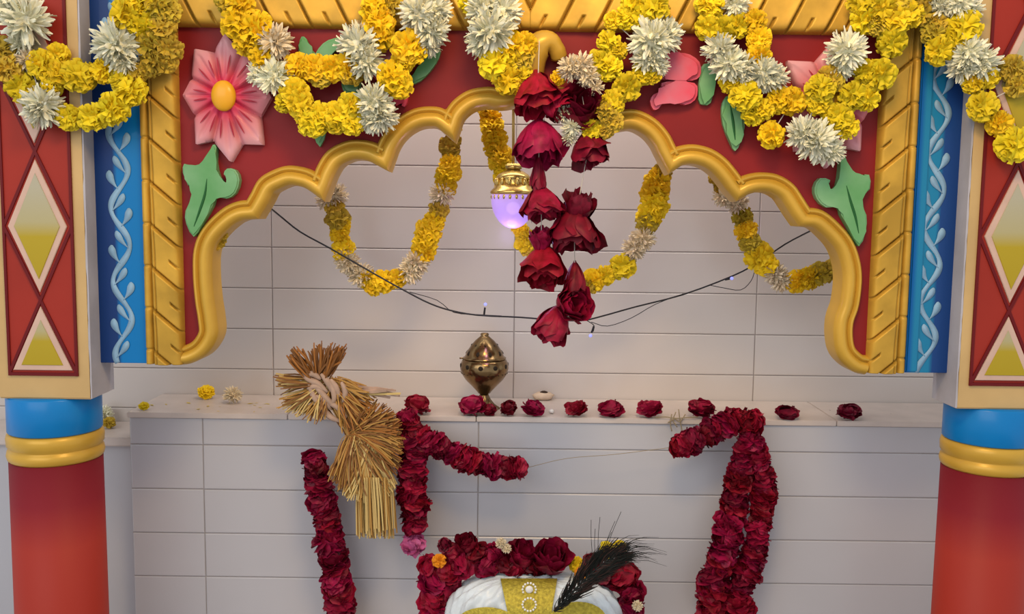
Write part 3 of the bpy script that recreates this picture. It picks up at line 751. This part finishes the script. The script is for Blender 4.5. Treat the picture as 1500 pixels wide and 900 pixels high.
# ------------------------------------------------------------------ hanging red roses
YR = 1.80
def rose_string(label, Y, top, items):
    t = thing('rose_string', label, 'garland', at(items[0][1], items[0][2], Y), 'red roses strung in the middle of the arch')
    bm = bmesh.new(); pts = [at(*top, Y)]+[at(i[1], i[2]-i[3]*.5, Y) for i in items]
    tube(bm, pts, .0009, 5); finish('hanging_thread', bm, M['thread'], t)
    for it in items:
        k, px, py, r, d = it[:5]; sc = it[5] if len(it) > 5 else (1, 1, 1)
        bloom(k, at(px, py, Y-.002), r*Y/F*1.14, t, direction=d, scale=sc)
    return t
rose_string('longer left string of crimson roses, hanging past the violet lamp', 1.775, (790, 60),
 [('bud',788,136,30,(.1,-.5,-1),(1,1,1.15)),('bud',812,152,22,(.7,-.5,-.4)),('bud',790,207,33,(0,-.35,-1),(1.05,1,1)),
  ('dbud',789,258,13,(0,-.1,-1),(.8,.8,2.1)),('bud',793,297,27,(.05,-.3,-1),(1,1,.95)),('bud',793,355,17,(0,-.3,1),(.9,.9,1.2)),('bud',798,388,29,(-.1,-.45,-.9),(1.05,1,1.05))])
rose_string('right string of darker roses, from under the white petals down to the lowest rose', 1.785, (858, 100),
 [('dbud',853,157,31,(.1,-1.2,.5),(1,1,.9)),('dbud',864,218,25,(.3,-.3,-1),(1,1,1)),('dbud',847,308,21,(.2,-.2,1),(1,1,1.3)),('dbud',841,335,34,(0,-.35,-1),(1,1,1)),
  ('dbud',842,408,17,(0,-.2,-1),(.9,.9,1.4)),('bud',836,446,25,(.5,-.9,.2),(1,1,1)),('bud',812,474,25,(-.4,-.3,-1),(1,1,1.15))])
# ------------------------------------------------------------------ hanging lamp
YL = 1.99
t = thing('hanging_lamp', 'brass hanging lamp with glowing violet glass bowl behind the red roses', 'lamp', at(752, 310, YL))
c = at(752, 283, YL); k = YL/F
lz = lambda y: at(752, y, YL).z
bm = bmesh.new(); pt_ = at(752, 60, YL); tube(bm, [at(752, 240, YL), pt_], .003, 8); tube(bm, [pt_, Vector((pt_.x, YF+.0485, pt_.z))], .004, 8); box(bm, c.x-.017, c.x+.017, YL-.017, YL+.017, lz(250), lz(240), bev=.003); finish('lamp_rod', bm, M['lampgold'], t)
bm = bmesh.new()
lathe(bm, [(12*k, lz(250)), (16*k, lz(252)), (22*k, lz(256)), (25*k, lz(260)), (24*k, lz(262)), (23*k, lz(264)), (26*k, lz(272)), (29*k, lz(276)), (33*k, lz(280)), (34*k, lz(282)), (33*k, lz(284)), (30*k, lz(287)), (27*k, lz(287))], (c.x, YL), 48)
cap = finish('lamp_cap', bm, M['lampgold'], t)
bm = bmesh.new()
for i in range(14):
    th = 2*PI*i/14
    q = bmesh.ops.create_uvsphere(bm, u_segments=8, v_segments=6, radius=1)
    for v in q['verts']: v.co = Vector((c.x+math.cos(th)*25.5*k+v.co.x*.0042, YL+math.sin(th)*25.5*k+v.co.y*.0042, lz(267)+v.co.z*.0085))
for i in range(22):
    th = 2*PI*i/22
    q = bmesh.ops.create_uvsphere(bm, u_segments=6, v_segments=4, radius=1)
    for v in q['verts']: v.co = Vector((c.x+math.cos(th)*31*k+v.co.x*.004, YL+math.sin(th)*31*k+v.co.y*.004, lz(289)+v.co.z*.006))
finish('cap_beads', bm, M['lampgold'], cap)
bm = bmesh.new(); rr = 32.5*k
lathe(bm, [(rr*math.cos(a_), lz(290)-(lz(290)-lz(335))*math.sin(a_)) for a_ in [R(x) for x in (-6, 0, 12, 24, 36, 48, 60, 70, 80, 88)]], (c.x, YL), 48)
finish('lamp_bowl', bm, M['glass'], t)
bm = bmesh.new(); bmesh.ops.create_uvsphere(bm, u_segments=16, v_segments=10, radius=.012)
for v in bm.verts: v.co += Vector((c.x, YL-.022, lz(304)))
finish('lamp_bulb', bm, M['filament'], t)
pl = bpy.data.lights.new('lamp_glow', 'POINT'); pl.energy = .35; pl.color = (.62, .42, 1); pl.shadow_soft_size = .03
po = bpy.data.objects.new('lamp_glow', pl); C.objects.link(po); po.location = at(748, 352, YL-.02)
# ------------------------------------------------------------------ fairy lights
YS = 2.14
t = thing('fairy_lights', 'thin dark wire of small blue lights sagging across the arch opening', 'lights', at(710, 464, YS))
bm = bmesh.new()
P1 = [(388,298),(412,318),(440,340),(480,362),(520,385),(560,408),(600,430),(630,445),(660,455),(700,462),(760,465),(800,468),(850,470),(880,464),(930,450),(1000,432),(1072,405),(1110,385),(1150,358),(1188,338),(1206,330)]
tube(bm, smooth_path([at(x, y, YF+.03 if i in (0, len(P1)-1) else (2.0 if i == 1 or i == len(P1)-2 else 2.055+.095*max(0, min(1, (x-700)/300)))) for i, (x, y) in enumerate(P1)], 3), .0018, 6)
tube(bm, smooth_path([at(x, y, YS+.003) for x, y in [(600,428),(640,440),(665,458),(700,461),(735,463)]], 3), .0009, 6)
tube(bm, smooth_path([at(x, y, YS+.003) for x, y in [(866,472),(890,478),(925,466),(960,446),(1000,431)]], 3), .0009, 6)
tube(bm, smooth_path([at(x, y, YS+.003) for x, y in [(1040,418),(1060,422),(1085,425),(1100,412),(1106,396)]], 3), .0009, 6)
tube(bm, smooth_path([at(x, y, YS+.003) for x, y in [(860,470),(870,477),(869,486)]], 3), .0011, 6)
finish('wire', bm, M['wire'], t)
for a_, b_ in (((709,462),(711,446)), ((870,478),(865,492)), ((1062,410),(1072,408)), ((1202,338),(1204,348))):
    bm = bmesh.new(); A_, B_ = at(*a_, YS-.002), at(*b_, YS-.004); tube(bm, [A_, A_.lerp(B_, .7)], .0022, 8); s = finish('bulb_socket', bm, M['wire'], t)
    bm = bmesh.new(); bmesh.ops.create_uvsphere(bm, u_segments=12, v_segments=8, radius=.0035)
    for v in bm.verts: v.co += B_
    finish('light_bulb', bm, M['led'], s)
# ------------------------------------------------------------------ censer
def on_ledge(px, py):
    """point of the ledge top on that sight line"""
    d = CR @ Vector(((px-750)/F, -(py-450)/F, -1)); s = (ztop-CAMZ)/d.z
    return Vector((0, 0, CAMZ))+d*s
p = on_ledge(709, 599); YC = p.y; k = YC/F
t = thing('incense_burner', 'brass domed incense burner on a flared foot standing on the ledge', 'incense burner', p)
z_ = lambda y: ztop+(at(709, y, YC).z-at(709, 599, YC).z)
bm = bmesh.new(); lathe(bm, [(0, z_(599)), (23*k, z_(599)+.0002), (22.5*k, z_(597)), (15*k, z_(592)), (9.5*k, z_(585)), (7*k, z_(580)), (6*k, z_(577))], (p.x, YC), 60, flute=.05); finish('burner_foot', bm, M['brass'], t)
bm = bmesh.new(); lathe(bm, [(5*k, z_(577.2)), (9*k, z_(576)), (13*k, z_(571)), (20*k, z_(564)), (28*k, z_(556)), (34*k, z_(547)), (36*k, z_(539)), (35*k, z_(532)), (32.5*k, z_(527)), (31*k, z_(526))], (p.x, YC), 48); bowl = finish('burner_bowl', bm, M['brass'], t)
bm = bmesh.new(); lathe(bm, [(30*k, z_(526.2)), (32*k, z_(525)), (32.2*k, z_(524)), (29*k, z_(522)), (26*k, z_(515)), (20*k, z_(506)), (14*k, z_(499)), (8*k, z_(494)), (5.5*k, z_(492)), (6.5*k, z_(490)), (5*k, z_(488)), (.5*k, z_(487.5))], (p.x, YC), 48); lid = finish('burner_lid', bm, M['brass'], t)
bm = bmesh.new(); box(bm, p.x-37*k, p.x-30*k, YC-.002, YC+.002, z_(526.5), z_(524.5)); finish('lid_hinge', bm, M['brass'], t)
def holes(par, row, rad, n, sx, sz, off=0, tilt=0):
    bm = bmesh.new()
    for i in range(n):
        th = 2*PI*(i+off)/n; q = bmesh.ops.create_uvsphere(bm, u_segments=10, v_segments=6, radius=1)
        rot = Matrix.Rotation(th, 3, 'Z') @ Matrix.Rotation(tilt, 3, 'Y')
        for v in q['verts']:
            w = rot @ Vector((v.co.x*.0018, v.co.y*sx, v.co.z*sz)); v.co = Vector((p.x+math.cos(th)*rad, YC+math.sin(th)*rad, z_(row)))+w
    finish('vent_holes', bm, M['brassd'], par)
holes(bowl, 535, 35.3*k, 10, .0058, .0058, .3); holes(lid, 516, 26.2*k, 9, .0042, .0062, .25, R(-35)); holes(bowl, 546, 34*k, 26, .0014, .0014, .3)
holes(lid, 505, 18.8*k, 8, .002, .003, .1, R(-45))
# ------------------------------------------------------------------ roses and loose flowers on the ledge
GL = 'red roses laid along the front of the ledge'
LR = [(608,612,24,'rose','red rose on the ledge just right of the dried straw bundle'),
      (690,612,25,'rose','wide flat rose on the ledge touching the left of the incense burner foot'),
      (716,613,13,'drose','small rose bud in front of the incense burner foot'),
      (745,611,16,'drose','small dark rose just right of the incense burner'),
      (781,612,20,'rose','rose on the ledge just left of the tiny white round sweet'),
      (843,612,20,'rose','rose on the ledge just right of the tiny white round sweet'),
      (896,612,22,'rose','rose second to the left of the tied twine, on the ledge'),
      (951,611,22,'rose','plump rose on the ledge just left of the tied twine'),
      (1027,612,23,'rose','plump rose on the ledge just right of the tied twine'),
      (1150,612,20,'drose','dark dry rose on the ledge right of the right red garland'),
      (1239,615,22,'drose','flattened dark rose alone at the right end of the ledge')]
for px, py, r, k_, lab in LR:
    q = on_ledge(px, 612); rm = r*1.04*q.y/F; fl = .66 if r > 17 else .78
    if px in (1150, 1239): fl = .55
    q.y = YA+rm*.30
    me_z = .50*fl if False else .5
    o = bloom('ddisc' if k_ == 'drose' else 'disc', q+Vector((0, 0, rm*.55*fl)), rm*.86, None, direction=(rnd.uniform(-.2, .2), -.2, 1), scale=(1.05, 1.0, fl*1.25), name='red_rose')
    bpy.context.view_layer.update()
    mz = min((o.matrix_world @ v.co).z for v in o.data.vertices); o.location.z += ztop-mz+.0002
    tag(o, lab, 'rose', GL)
def loose(kind, px, py, r, name, label, cat, grp=None, flat=.8):
    q = on_ledge(px, py+r*.5); rm = r*q.y/F
    o = bloom(kind, q+Vector((0, 0, rm*.6)), rm, None, direction=(.2, -.5, 1), scale=(1, 1, flat), name=name)
    bpy.context.view_layer.update()
    mz = min((o.matrix_world @ v.co).z for v in o.data.vertices); o.location.z += ztop-mz+.0002
    tag(o, label, cat, grp)
loose('mari', 302, 578, 13, 'marigold', 'single fallen yellow marigold at the back left of the ledge', 'flower')
loose('cream', 341, 584, 15, 'white_flower', 'fallen white flower right of the lone marigold on the ledge', 'flower')
loose('lemon', 211, 597, 8, 'marigold', 'tiny yellow blossom at the left corner of the ledge', 'flower')
# flowers on the side ledge
def on_plane(px, py, z):
    d = CR @ Vector(((px-750)/F, -(py-450)/F, -1)); s = (z-CAMZ)/d.z
    return Vector((0, 0, CAMZ))+d*s
for px, py, r, kd, lb in ((172, 612, 14, 'white', 'crushed white flower on the low side ledge beside the left pillar'), (160, 628, 10, 'wilt', 'olive green wilted flower on the side ledge beside the left pillar')):
    q = on_plane(px, py, zsl); rm = r*q.y/F; q.y = min(q.y, YW-rm-.01)
    o = bloom(kd, q+Vector((0, 0, rm)), rm, None, direction=(.3, -.6, 1), name='fallen_flower')
    bpy.context.view_layer.update()
    mz = min((o.matrix_world @ v.co).z for v in o.data.vertices); o.location.z += zsl-mz+.0002
    tag(o, lb, 'flower')
# cake-like offering
q = on_ledge(795, 584); k = q.y/F
bm = bmesh.new(); bmesh.ops.create_icosphere(bm, subdivisions=3, radius=1)
rg = random.Random(4)
for v in bm.verts:
    f = 1+.12*math.sin(v.co.x*7+1)*math.sin(v.co.z*6)+.08*math.sin(v.co.y*9); v.co = Vector((v.co.x*15*k*f, v.co.y*10*k, max(v.co.z, -.7)*6.5*k*f+6.5*k*.7)); v.co += Vector((q.x, min(q.y, YW-.02), ztop+.0012))
o = finish('offering_sweet', bm, M['dough'], None, loc=Vector((q.x, min(q.y, YW-.02), ztop))); tag(o, 'small cream coloured sweet with a dark crumb at the back of the ledge', 'sweet')
bm = bmesh.new(); bmesh.ops.create_icosphere(bm, subdivisions=2, radius=1)
for v in bm.verts: v.co = Vector((v.co.x*6*k, v.co.y*4*k, v.co.z*2.2*k*(1+.2*math.sin(v.co.x*9))))+Vector((q.x+.002, min(q.y, YW-.02)-.002, ztop+11.5*k))
finish('dark_crumb', bm, M['dark'], o)
q = on_ledge(808, 606); bm = bmesh.new(); bmesh.ops.create_icosphere(bm, subdivisions=2, radius=.0065)
for v in bm.verts: v.co = Vector((v.co.x, v.co.y, v.co.z*.8*(1+.2*math.sin(v.co.x*900))))+q+Vector((0, 0, .0052))
tag(finish('white_pellet', bm, M['pearl'], None, loc=q), 'tiny white round sweet on the ledge, between two roses', 'sweet')
# crumbs and petals scattered: nobody could count
bm = bmesh.new(); rg = random.Random(12)
for i in range(60):
    px = rg.gauss(320, 70) if i < 42 else rg.uniform(600, 1380); py = rg.uniform(588, 612)
    q = on_ledge(px, py)
    if not (aL+.01 < q.x < aR) or q.y > YW-.01 or q.y < YA+.004: continue
    r_ = rg.uniform(.0018, .006) if i < 42 else rg.uniform(.001, .0028); a_ = rg.uniform(0, 6)
    vs = [bm.verts.new(q+Vector((math.cos(a_)*dx*r_*1.6-math.sin(a_)*dy*r_*.6, math.sin(a_)*dx*r_*1.6+math.cos(a_)*dy*r_*.6, .0006+h))) for dx, dy, h in ((-1, 0, 0), (0, -1, .0006), (1, 0, .001), (0, 1, .0004))]
    f = bm.faces.new(vs); f.material_index = 0 if i < 42 else 1
o = finish('scattered_petals', bm, [M['lemon'], M['dark']]); tag(o, 'yellow petals and crumbs scattered along the top of the ledge', 'petals'); o['kind'] = 'stuff'
# twine tied at the ledge edge, and thread between the garlands
t = thing('twine_knot', 'pale twine knotted at the front edge of the ledge between two roses', 'twine', at(993, 616, YA-.008))
bm = bmesh.new()
for pts in ([(960,612),(975,611),(990,613),(1006,612),(1022,611)], [(984,607),(982,620),(984,632)], [(994,600),(996,616),(999,632),(998,646)], [(978,620),(988,614),(996,618),(1004,607)], [(992,626),(986,616),(990,604)]):
    tube(bm, smooth_path([at(x, y, YA-.011) for x, y in pts], 4), .0013, 5)
finish('twine_strand', bm, M['twine'], t)
bm = bmesh.new(); tube(bm, smooth_path([at(770, 686, 2.045), at(830, 672, 2.05), at(900, 666, 2.05), at(990, 655, 2.045)], 5), .0007, 5)
tag(finish('loose_thread', bm, M['twine'], None, loc=at(770, 686, 2.045)), 'thin thread stretched between the two red garland ends across the tiles', 'thread')
# ------------------------------------------------------------------ rose garlands hung from the ledge
def rose_garland(label, strands, pinks=(), Y=2.03, w=22, step=11):
    """strands: pixel paths; heads strung face to tail along them"""
    p0 = strands[0][0]; t = thing('rose_garland', label, 'garland', at(p0[0], p0[1], Y), 'thick red rose garlands hung from the ledge')
    bmx = bmesh.new()
    for st in strands:
        off = st[0][3] if len(st[0]) > 3 else 0
        P = [at(q[0], q[1], Y+off) for q in st]; W_ = [q[2] if len(q) > 2 else w for q in st]
        sp = smooth_path(P, 8); tube(bmx, sp, .0012, 5)
        L = [0]
        for a, b in zip(sp[:-1], sp[1:]): L.append(L[-1]+(b-a).length)
        stp = step*Y/F; n = int(L[-1]/stp); j = 0
        for i in range(n+1):
            s = i*stp
            while j < len(L)-2 and L[j+1] < s: j += 1
            f = (s-L[j])/max(1e-6, L[j+1]-L[j]); f = min(1, f); pt = sp[j].lerp(sp[j+1], f); d = (sp[j+1]-sp[j]).normalized()
            ui = min(len(W_)-1, j/8); a = int(ui); ww = W_[a]+(W_[min(a+1, len(W_)-1)]-W_[a])*(ui-a)
            rm = ww*Y/F*rnd.uniform(.86, 1.12)
            kd = 'ddisc' if rnd.random() < .22 else 'disc'
            dd = d*(1 if rnd.random() < .5 else -1)+Vector((rnd.uniform(-.35, .35), -rnd.uniform(.0, .6), rnd.uniform(-.3, .3)))
            bloom(kd, pt+Vector((rnd.uniform(-.003, .003), rnd.uniform(-.004, .004), 0)), rm*1.06, t, direction=dd)
    for px, py, r in pinks: bloom('prose', at(px, py, Y-.012), r*Y/F, t, direction=(-.3, -1, .2), scale=(1, 1, .9))
    finish('garland_string', bmx, M['thread'], t)
    return t
rose_garland('leftmost red rose garland, hanging alone beside the straw bundle', [[(460,672,19),(466,710,22),(480,770,23),(490,830,23),(497,880,24),(504,940,24)]])
rose_garland('red rose garland right of the straw bundle with a pink flower at its foot', [[(596,612,18,-.004),(606,640,22),(604,690,22),(606,740,23),(608,775,22)]], pinks=[(607,797,21)])
rose_garland('short red rose garland end slanting right below the incense burner', [[(616,640,17,-.01),(650,658,19),(690,676,20),(730,684,19),(768,686,18)]])
rose_garland('short red rose garland end slanting down to the left from the ledge on the right', [[(992,656,18,-.015),(1020,644,20),(1050,630,20),(1080,616,20),(1112,618,21)]], Y=2.035)
rose_garland('doubled red rose garland hanging on the right with a small pink flower near the top', [[(1098,640,20,.0),(1090,670,20),(1082,710,23),(1072,760,23),(1060,810,23),(1046,850,24),(1042,910,26)], [(1100,650,18,-.004),(1116,690,18),(1120,730,20),(1110,780,20),(1104,820,20),(1085,860,20),(1082,910,24)]], pinks=[(1084,692,11)])
# ------------------------------------------------------------------ dried straw bundle
YB = 1.985
st = thing('straw_bundle', 'bundle of tied dried grain stalks hanging over the ledge edge', 'straw bundle', at(517, 638, YB))
def tuft(name, base, tips, n, Y, spread_b=4, mats=('straw1', 'straw2', 'straw3'), r=.0013, depth=.03, bend=0, seed=0, lens=(.8, 1.03)):
    """straws from around base to a random point between the tip pixels (an arc given as a pixel path)"""
    rg = random.Random(seed); bm = bmesh.new(); cb = at(base[0], base[1], Y)
    tp = [at(x, y, Y) for x, y in tips]
    for i in range(n):
        s = rg.random()*(len(tp)-1); a = min(int(s), len(tp)-2); e = tp[a].lerp(tp[a+1], s-a)
        dv = Vector((0, rg.uniform(-1, 1)*depth, 0))
        b0 = cb+Vector((rg.gauss(0, spread_b)*Y/F*.5, rg.uniform(-.006, .006), rg.gauss(0, spread_b)*Y/F*.5))
        e = b0+(e-b0)*rg.uniform(*lens)+dv
        mid = b0.lerp(e, .5)+Vector((rg.gauss(0, 1)*.004, dv.y*.25, rg.gauss(0, 1)*.004+bend))
        rr_ = r*rg.uniform(1.0, 1.5)
        tube(bm, [b0, b0.lerp(mid, .55)+(mid-b0.lerp(e, .5))*.4, mid, mid.lerp(e, .5)+(mid-b0.lerp(e, .5))*.2, e], [rr_*.6, rr_*.8, rr_, rr_, rr_*.8], 4, mi=rg.choice((0, 1, 2)))
    return finish(name, bm, [M[x] for x in mats], st, loc=cb, smooth=False)
tuft('straw_tuft', (468, 562), [(420, 522), (430, 508), (448, 512), (466, 500), (486, 506), (505, 508), (502, 530)], 120, YB, 7, ('straw1', 'strawr', 'straw1'), .0017, seed=1)
tuft('straw_tuft', (470, 560), [(402, 548), (404, 560), (408, 568)], 36, YB, 6, ('straw1', 'straw2', 'straw3'), .0017, seed=2)
tuft('straw_tuft', (478, 562), [(405, 580), (412, 596), (430, 608), (448, 614), (466, 618), (482, 610)], 130, YB, 8, ('straw2', 'straw3', 'straw1'), .0015, seed=3)
tuft('straw_stalks', (492, 572), [(568, 570), (580, 572), (590, 580), (575, 588)], 10, YB, 8, ('knot', 'straw3', 'knot'), .0030, .01, seed=4)
tuft('straw_tuft', (490, 560), [(540, 568), (550, 592), (548, 612), (530, 630), (500, 632)], 110, YB, 8, ('straw2', 'strawr', 'straw2'), .0015, seed=5)
tuft('straw_neck', (484, 570), [(510, 640), (520, 636), (535, 622)], 90, YB, 14, ('strawr', 'straw1', 'straw2'), .0016, .012, seed=6, lens=(.9, 1.1))
tuft('straw_skirt', (517, 634), [(484, 700), (505, 715), (530, 720), (555, 718), (575, 706), (588, 680), (590, 655), (585, 636), (580, 614), (560, 606)], 420, YB-.004, 7, ('straw2', 'strawr', 'straw1'), .0014, .03, seed=7, bend=.006)
tuft('straw_skirt', (535, 655), [(500, 726), (520, 732), (545, 735), (568, 726), (582, 712)], 260, YB-.012, 18, ('straw3', 'straw2', 'straw3'), .0014, .016, seed=8)
tuft('straw_skirt', (519, 634), [(530, 596), (552, 588), (572, 600), (588, 618), (592, 645), (588, 668)], 230, YB-.008, 7, ('straw1', 'strawr', 'straw2'), .0014, .025, seed=17)
tuft('straw_skirt', (515, 645), [(480, 690), (488, 708), (503, 722), (520, 724)], 130, YB-.006, 8, ('straw1', 'strawr', 'straw2'), .0014, .02, seed=18)
# straight lower sheaf
rg = random.Random(9); bm = bmesh.new()
for i in range(170):
    th = rg.uniform(0, 2*PI); q = math.sqrt(rg.random()); x0 = 552+30*q*math.cos(th)*.92; dy = .04*q*math.sin(th)
    tx = x0+(x0-548)*.06+rg.uniform(-3, 3); a = at(x0-4, 700, YB+dy); b = at(tx, 776+rg.uniform(-2, 14), YB+dy)
    tube(bm, [a, a.lerp(b, .5)+Vector((rg.gauss(0, .001), 0, 0)), b], .0018, 4, mi=rg.choice((0, 1, 2)))
finish('straw_sheaf', bm, [M['straw3'], M['straw2'], M['straw3']], st, loc=at(552, 740, YB), smooth=False)
bm = bmesh.new()
for k_, pts in enumerate([[(440,545),(452,556),(466,562),(480,575)], [(456,560),(468,572),(482,588),(496,600)], [(470,548),(480,560),(486,574)], [(484,556),(492,568),(498,582)], [(450,570),(462,566),(476,572)], [(478,590),(494,596),(508,612)], [(446,552),(458,548),(470,556)], [(474,552),(486,566),(490,584),(482,596)], [(500,560),(506,574),(502,590)], [(460,592),(472,600),(486,612),(500,618)], [(452,562),(460,582),(472,594)], [(462,580),(474,586),(484,600)]]):
    pp = smooth_path([at(x, y, YB-.014) for x, y in pts], 4); tube(bm, pp, [.003+.004*math.sin(PI*i/(len(pp)-1)) for i in range(len(pp))], 7)
finish('stalk_knot', bm, M['knot'], st)
bm = bmesh.new(); 
c_ = at(517, 637, YB); pp = [c_+Vector((.012*math.cos(a), .012*math.sin(a), .003*math.sin(2*a)-.0007*i)) for i, a in enumerate([i*.4 for i in range(34)])]; tube(bm, pp, .0016, 5); finish('binding', bm, M['straw1'], st)
# ------------------------------------------------------------------ embroidered cloth and its roses
YH = 1.90
ch = thing('embroidered_headdress', 'white satin headdress with gold sequinned bands and pearl roundels, at bottom centre', 'headdress', at(780, 960, YH))
cc = at(781, 925, YH); ax, az, ay = (at(908, 925, YH).x-at(653, 925, YH).x)/2, at(781, 846, YH).z-cc.z, .09
def hd(u, v, off=0):
    """u: angle around in plan -1..1, v: height 0..1 ; superellipsoid shell"""
    th = u*PI*.5; ph = v*PI/2; e = .62
    cs = lambda a, p_: math.copysign(abs(math.cos(a))**p_, math.cos(a)); sn = lambda a, p_: math.copysign(abs(math.sin(a))**p_, math.sin(a))
    return cc+Vector(((ax+off)*sn(th, .8)*cs(ph, e), -(ay+off)*cs(th, .8)*cs(ph, e), (az+off)*sn(ph, e)))
bm = bmesh.new(); rows = []
for j in range(41):
    v = -.9+1.9*j/40 if False else (j/40)*1.0; r_ = []
    for i in range(161):
        u = -2+4*i/160; w = .0042*math.sin(u*30+3*math.sin(v*7)+2*v*6)+.0022*math.sin(u*61+v*26+2*math.sin(u*9))
        r_.append(hd(u, v, w*(1-.6*v)))
    rows.append(r_)
lowr = [[Vector((p_.x, p_.y, (.4005) if k_ == 0 else cc.z-.08)) for p_ in rows[0]] for k_ in (0, 1)]
quad_strip(bm, lowr+rows)
bmesh.ops.remove_doubles(bm, verts=bm.verts, dist=.0002)
finish('satin_cloth', bm, M['satin'], ch)
def surf(px, py, lift):
    """where the sight line meets the front of the headdress shell"""
    best = at(px, py, YH-ay)
    lo, hi = YH-ay*1.3, YH+.02
    for i in range(60):
        y = lo+(hi-lo)*i/59; p_ = at(px, py, y); d = p_-cc
        val = (abs(d.x)/ax)**2.9+(abs(d.y)/ay)**2.9+(max(d.z, 0)/az)**3.0
        if val <= 1: best = p_; break
    return best+Vector((0, -lift, lift*.6))
def patch(name, rows_px, m, lift=.009):
    bm = bmesh.new(); rows = [[surf(x, y, lift) for x, y in r_] for r_ in rows_px]
    quad_strip(bm, rows); quad_strip(bm, [[q+Vector((0, .004, -.002)) for q in r_] for r_ in rows])
    o = finish(name, bm, m, ch); return o
def lerp(a, b, t): return a+(b-a)*t
patch('gold_band', [[(lerp(lerp(733, 747, s/12), lerp(816, 805, s/12), i/10), lerp(849, 915, s/12)) for i in range(11)] for s in range(13)], M['sequin'])
def ell(cx, cy, rx, ry, name, m, lift):
    return patch(name, [[(cx+rx*q*math.cos(2*PI*i/24), cy+ry*q*math.sin(2*PI*i/24)) for i in range(25)] for q in (0.02, .35, .7, 1)], m, lift)
ell(712, 912, 42, 21, 'gold_lobe', M['sequin'], .010); ell(846, 910, 42, 27, 'gold_lobe', M['sequin'], .010)
for cy_ in (866, 888):
    bm = bmesh.new(); n_ = 14; base = surf(775, cy_, .015)
    for i in range(n_):
        q = bmesh.ops.create_uvsphere(bm, u_segments=8, v_segments=6, radius=.0024)
        for v in q['verts']: v.co += base+Vector((math.cos(2*PI*i/n_)*.0135, 0, math.sin(2*PI*i/n_)*.0135))
    if cy_ == 866:
        q = bmesh.ops.create_uvsphere(bm, u_segments=16, v_segments=10, radius=.008)
        for v in q['verts']: v.co = Vector((v.co.x, v.co.y*.5, v.co.z))+base
    finish('pearl_roundel', bm, M['pearl'], ch)
hg = thing('rose_wreath', 'wreath of big red roses with orange marigolds circling the white and gold headdress', 'garland', at(700, 825, YH))
wr = [('disc',636,905,26),('disc',634,880,26),('disc',636,850,26),('disc',630,830,20),('disc',655,835,22),('disc',662,812,18),('ddisc',652,800,13),('dbud',684,798,17),('disc',676,826,24),('ddisc',700,812,20),('disc',712,826,24),('disc',722,812,18),('ddisc',742,824,20),('bud',764,816,24),('disc',756,832,20),('bud',806,822,29),('ddisc',784,830,20),('orange',643,822,11),('mari',845,828,13),('orange',851,840,10),
      ('ddisc',868,826,18),('ddisc',884,842,20),('disc',905,850,20),('disc',918,842,22),('disc',926,868,22),('disc',922,892,24),('disc',924,915,24),('cream',734,796,9),('cream',742,804,8),('lemon',890,806,14),('lemon',908,802,11),('cream',934,888,9),('ddisc',664,850,16),('disc',652,868,20),('disc',650,895,20),('disc',645,870,18)]
for k_, px, py, r in wr:
    bloom(k_, at(px, py, YH+.015+(0 if r > 12 else -.03)), r*YH/F, hg, direction=(rnd.uniform(-.3, .3), -.5, 1) if k_ in ('bud', 'dbud') else (rnd.uniform(-.5, .5), -1, rnd.uniform(-.2, .8)))
# black plume
YQ = 1.775
pm = thing('black_plume', 'black feather plume stuck slantwise into the right of the headdress', 'feather', at(812, 896, YQ))
bm = bmesh.new(); sp = smooth_path([at(812, 896, YQ), at(835, 872, YQ), at(858, 848, YQ), at(885, 825, YQ), at(915, 810, YQ)], 4); tube(bm, sp, [.0028-.0018*i/(len(sp)-1) for i in range(len(sp))], 7); finish('quill', bm, M['feather'], pm)
rg = random.Random(21); bm = bmesh.new()
for i in range(900):
    s = rg.random()**.7; j = min(int(s*(len(sp)-1)), len(sp)-2); b0 = sp[j]; d = (sp[j+1]-sp[j]).normalized(); nn = Vector((-d.z, 0, d.x))*(1 if rg.random() < .5 else -1)
    ln = (.012+.034*math.sin(PI*min(1, s*.95+.02)))*rg.uniform(.7, 1.15); dp = Vector((0, rg.uniform(-.010, .010), 0))
    e = b0+d*ln*rg.uniform(.9, 1.6)+nn*ln*rg.uniform(.2, .75)+dp; mid = b0.lerp(e, .5)+nn*ln*.12
    tube(bm, [b0, mid, e], [.0010, .0009, .0003], 3, mi=0 if rg.random() < .7 else 1, cap=False)
for i in range(46):
    b0 = at(900+rg.uniform(-15, 15), 815+rg.uniform(-14, 14), YQ+rg.uniform(-.01, .01)); a_ = rg.uniform(-.55, .75); ln = rg.uniform(.045, .095)
    e = b0+Vector((math.cos(a_)*ln, rg.uniform(-.01, .01), math.sin(a_)*ln*.6)); mid = b0.lerp(e, .6)+Vector((0, 0, .008)); tube(bm, [b0, b0.lerp(mid, .5)+Vector((0, 0, .003)), mid, e], [.0009, .0007, .0005, .0002], 3, cap=False)
for (x0, y0, x1, y1) in ((868, 815, 866, 762), (876, 812, 879, 758), (872, 815, 872, 775), (884, 808, 901, 764), (888, 806, 910, 750), (882, 812, 896, 780)):
    tube(bm, smooth_path([at(x0, y0, YQ), at((x0+x1)/2-1, (y0+y1)/2, YQ-.003), at(x1, y1, YQ-.005)], 4), .0006, 3, cap=False)
finish('feather_barbs', bm, [M['feather'], M['feather2']], pm, loc=at(880, 830, YQ))
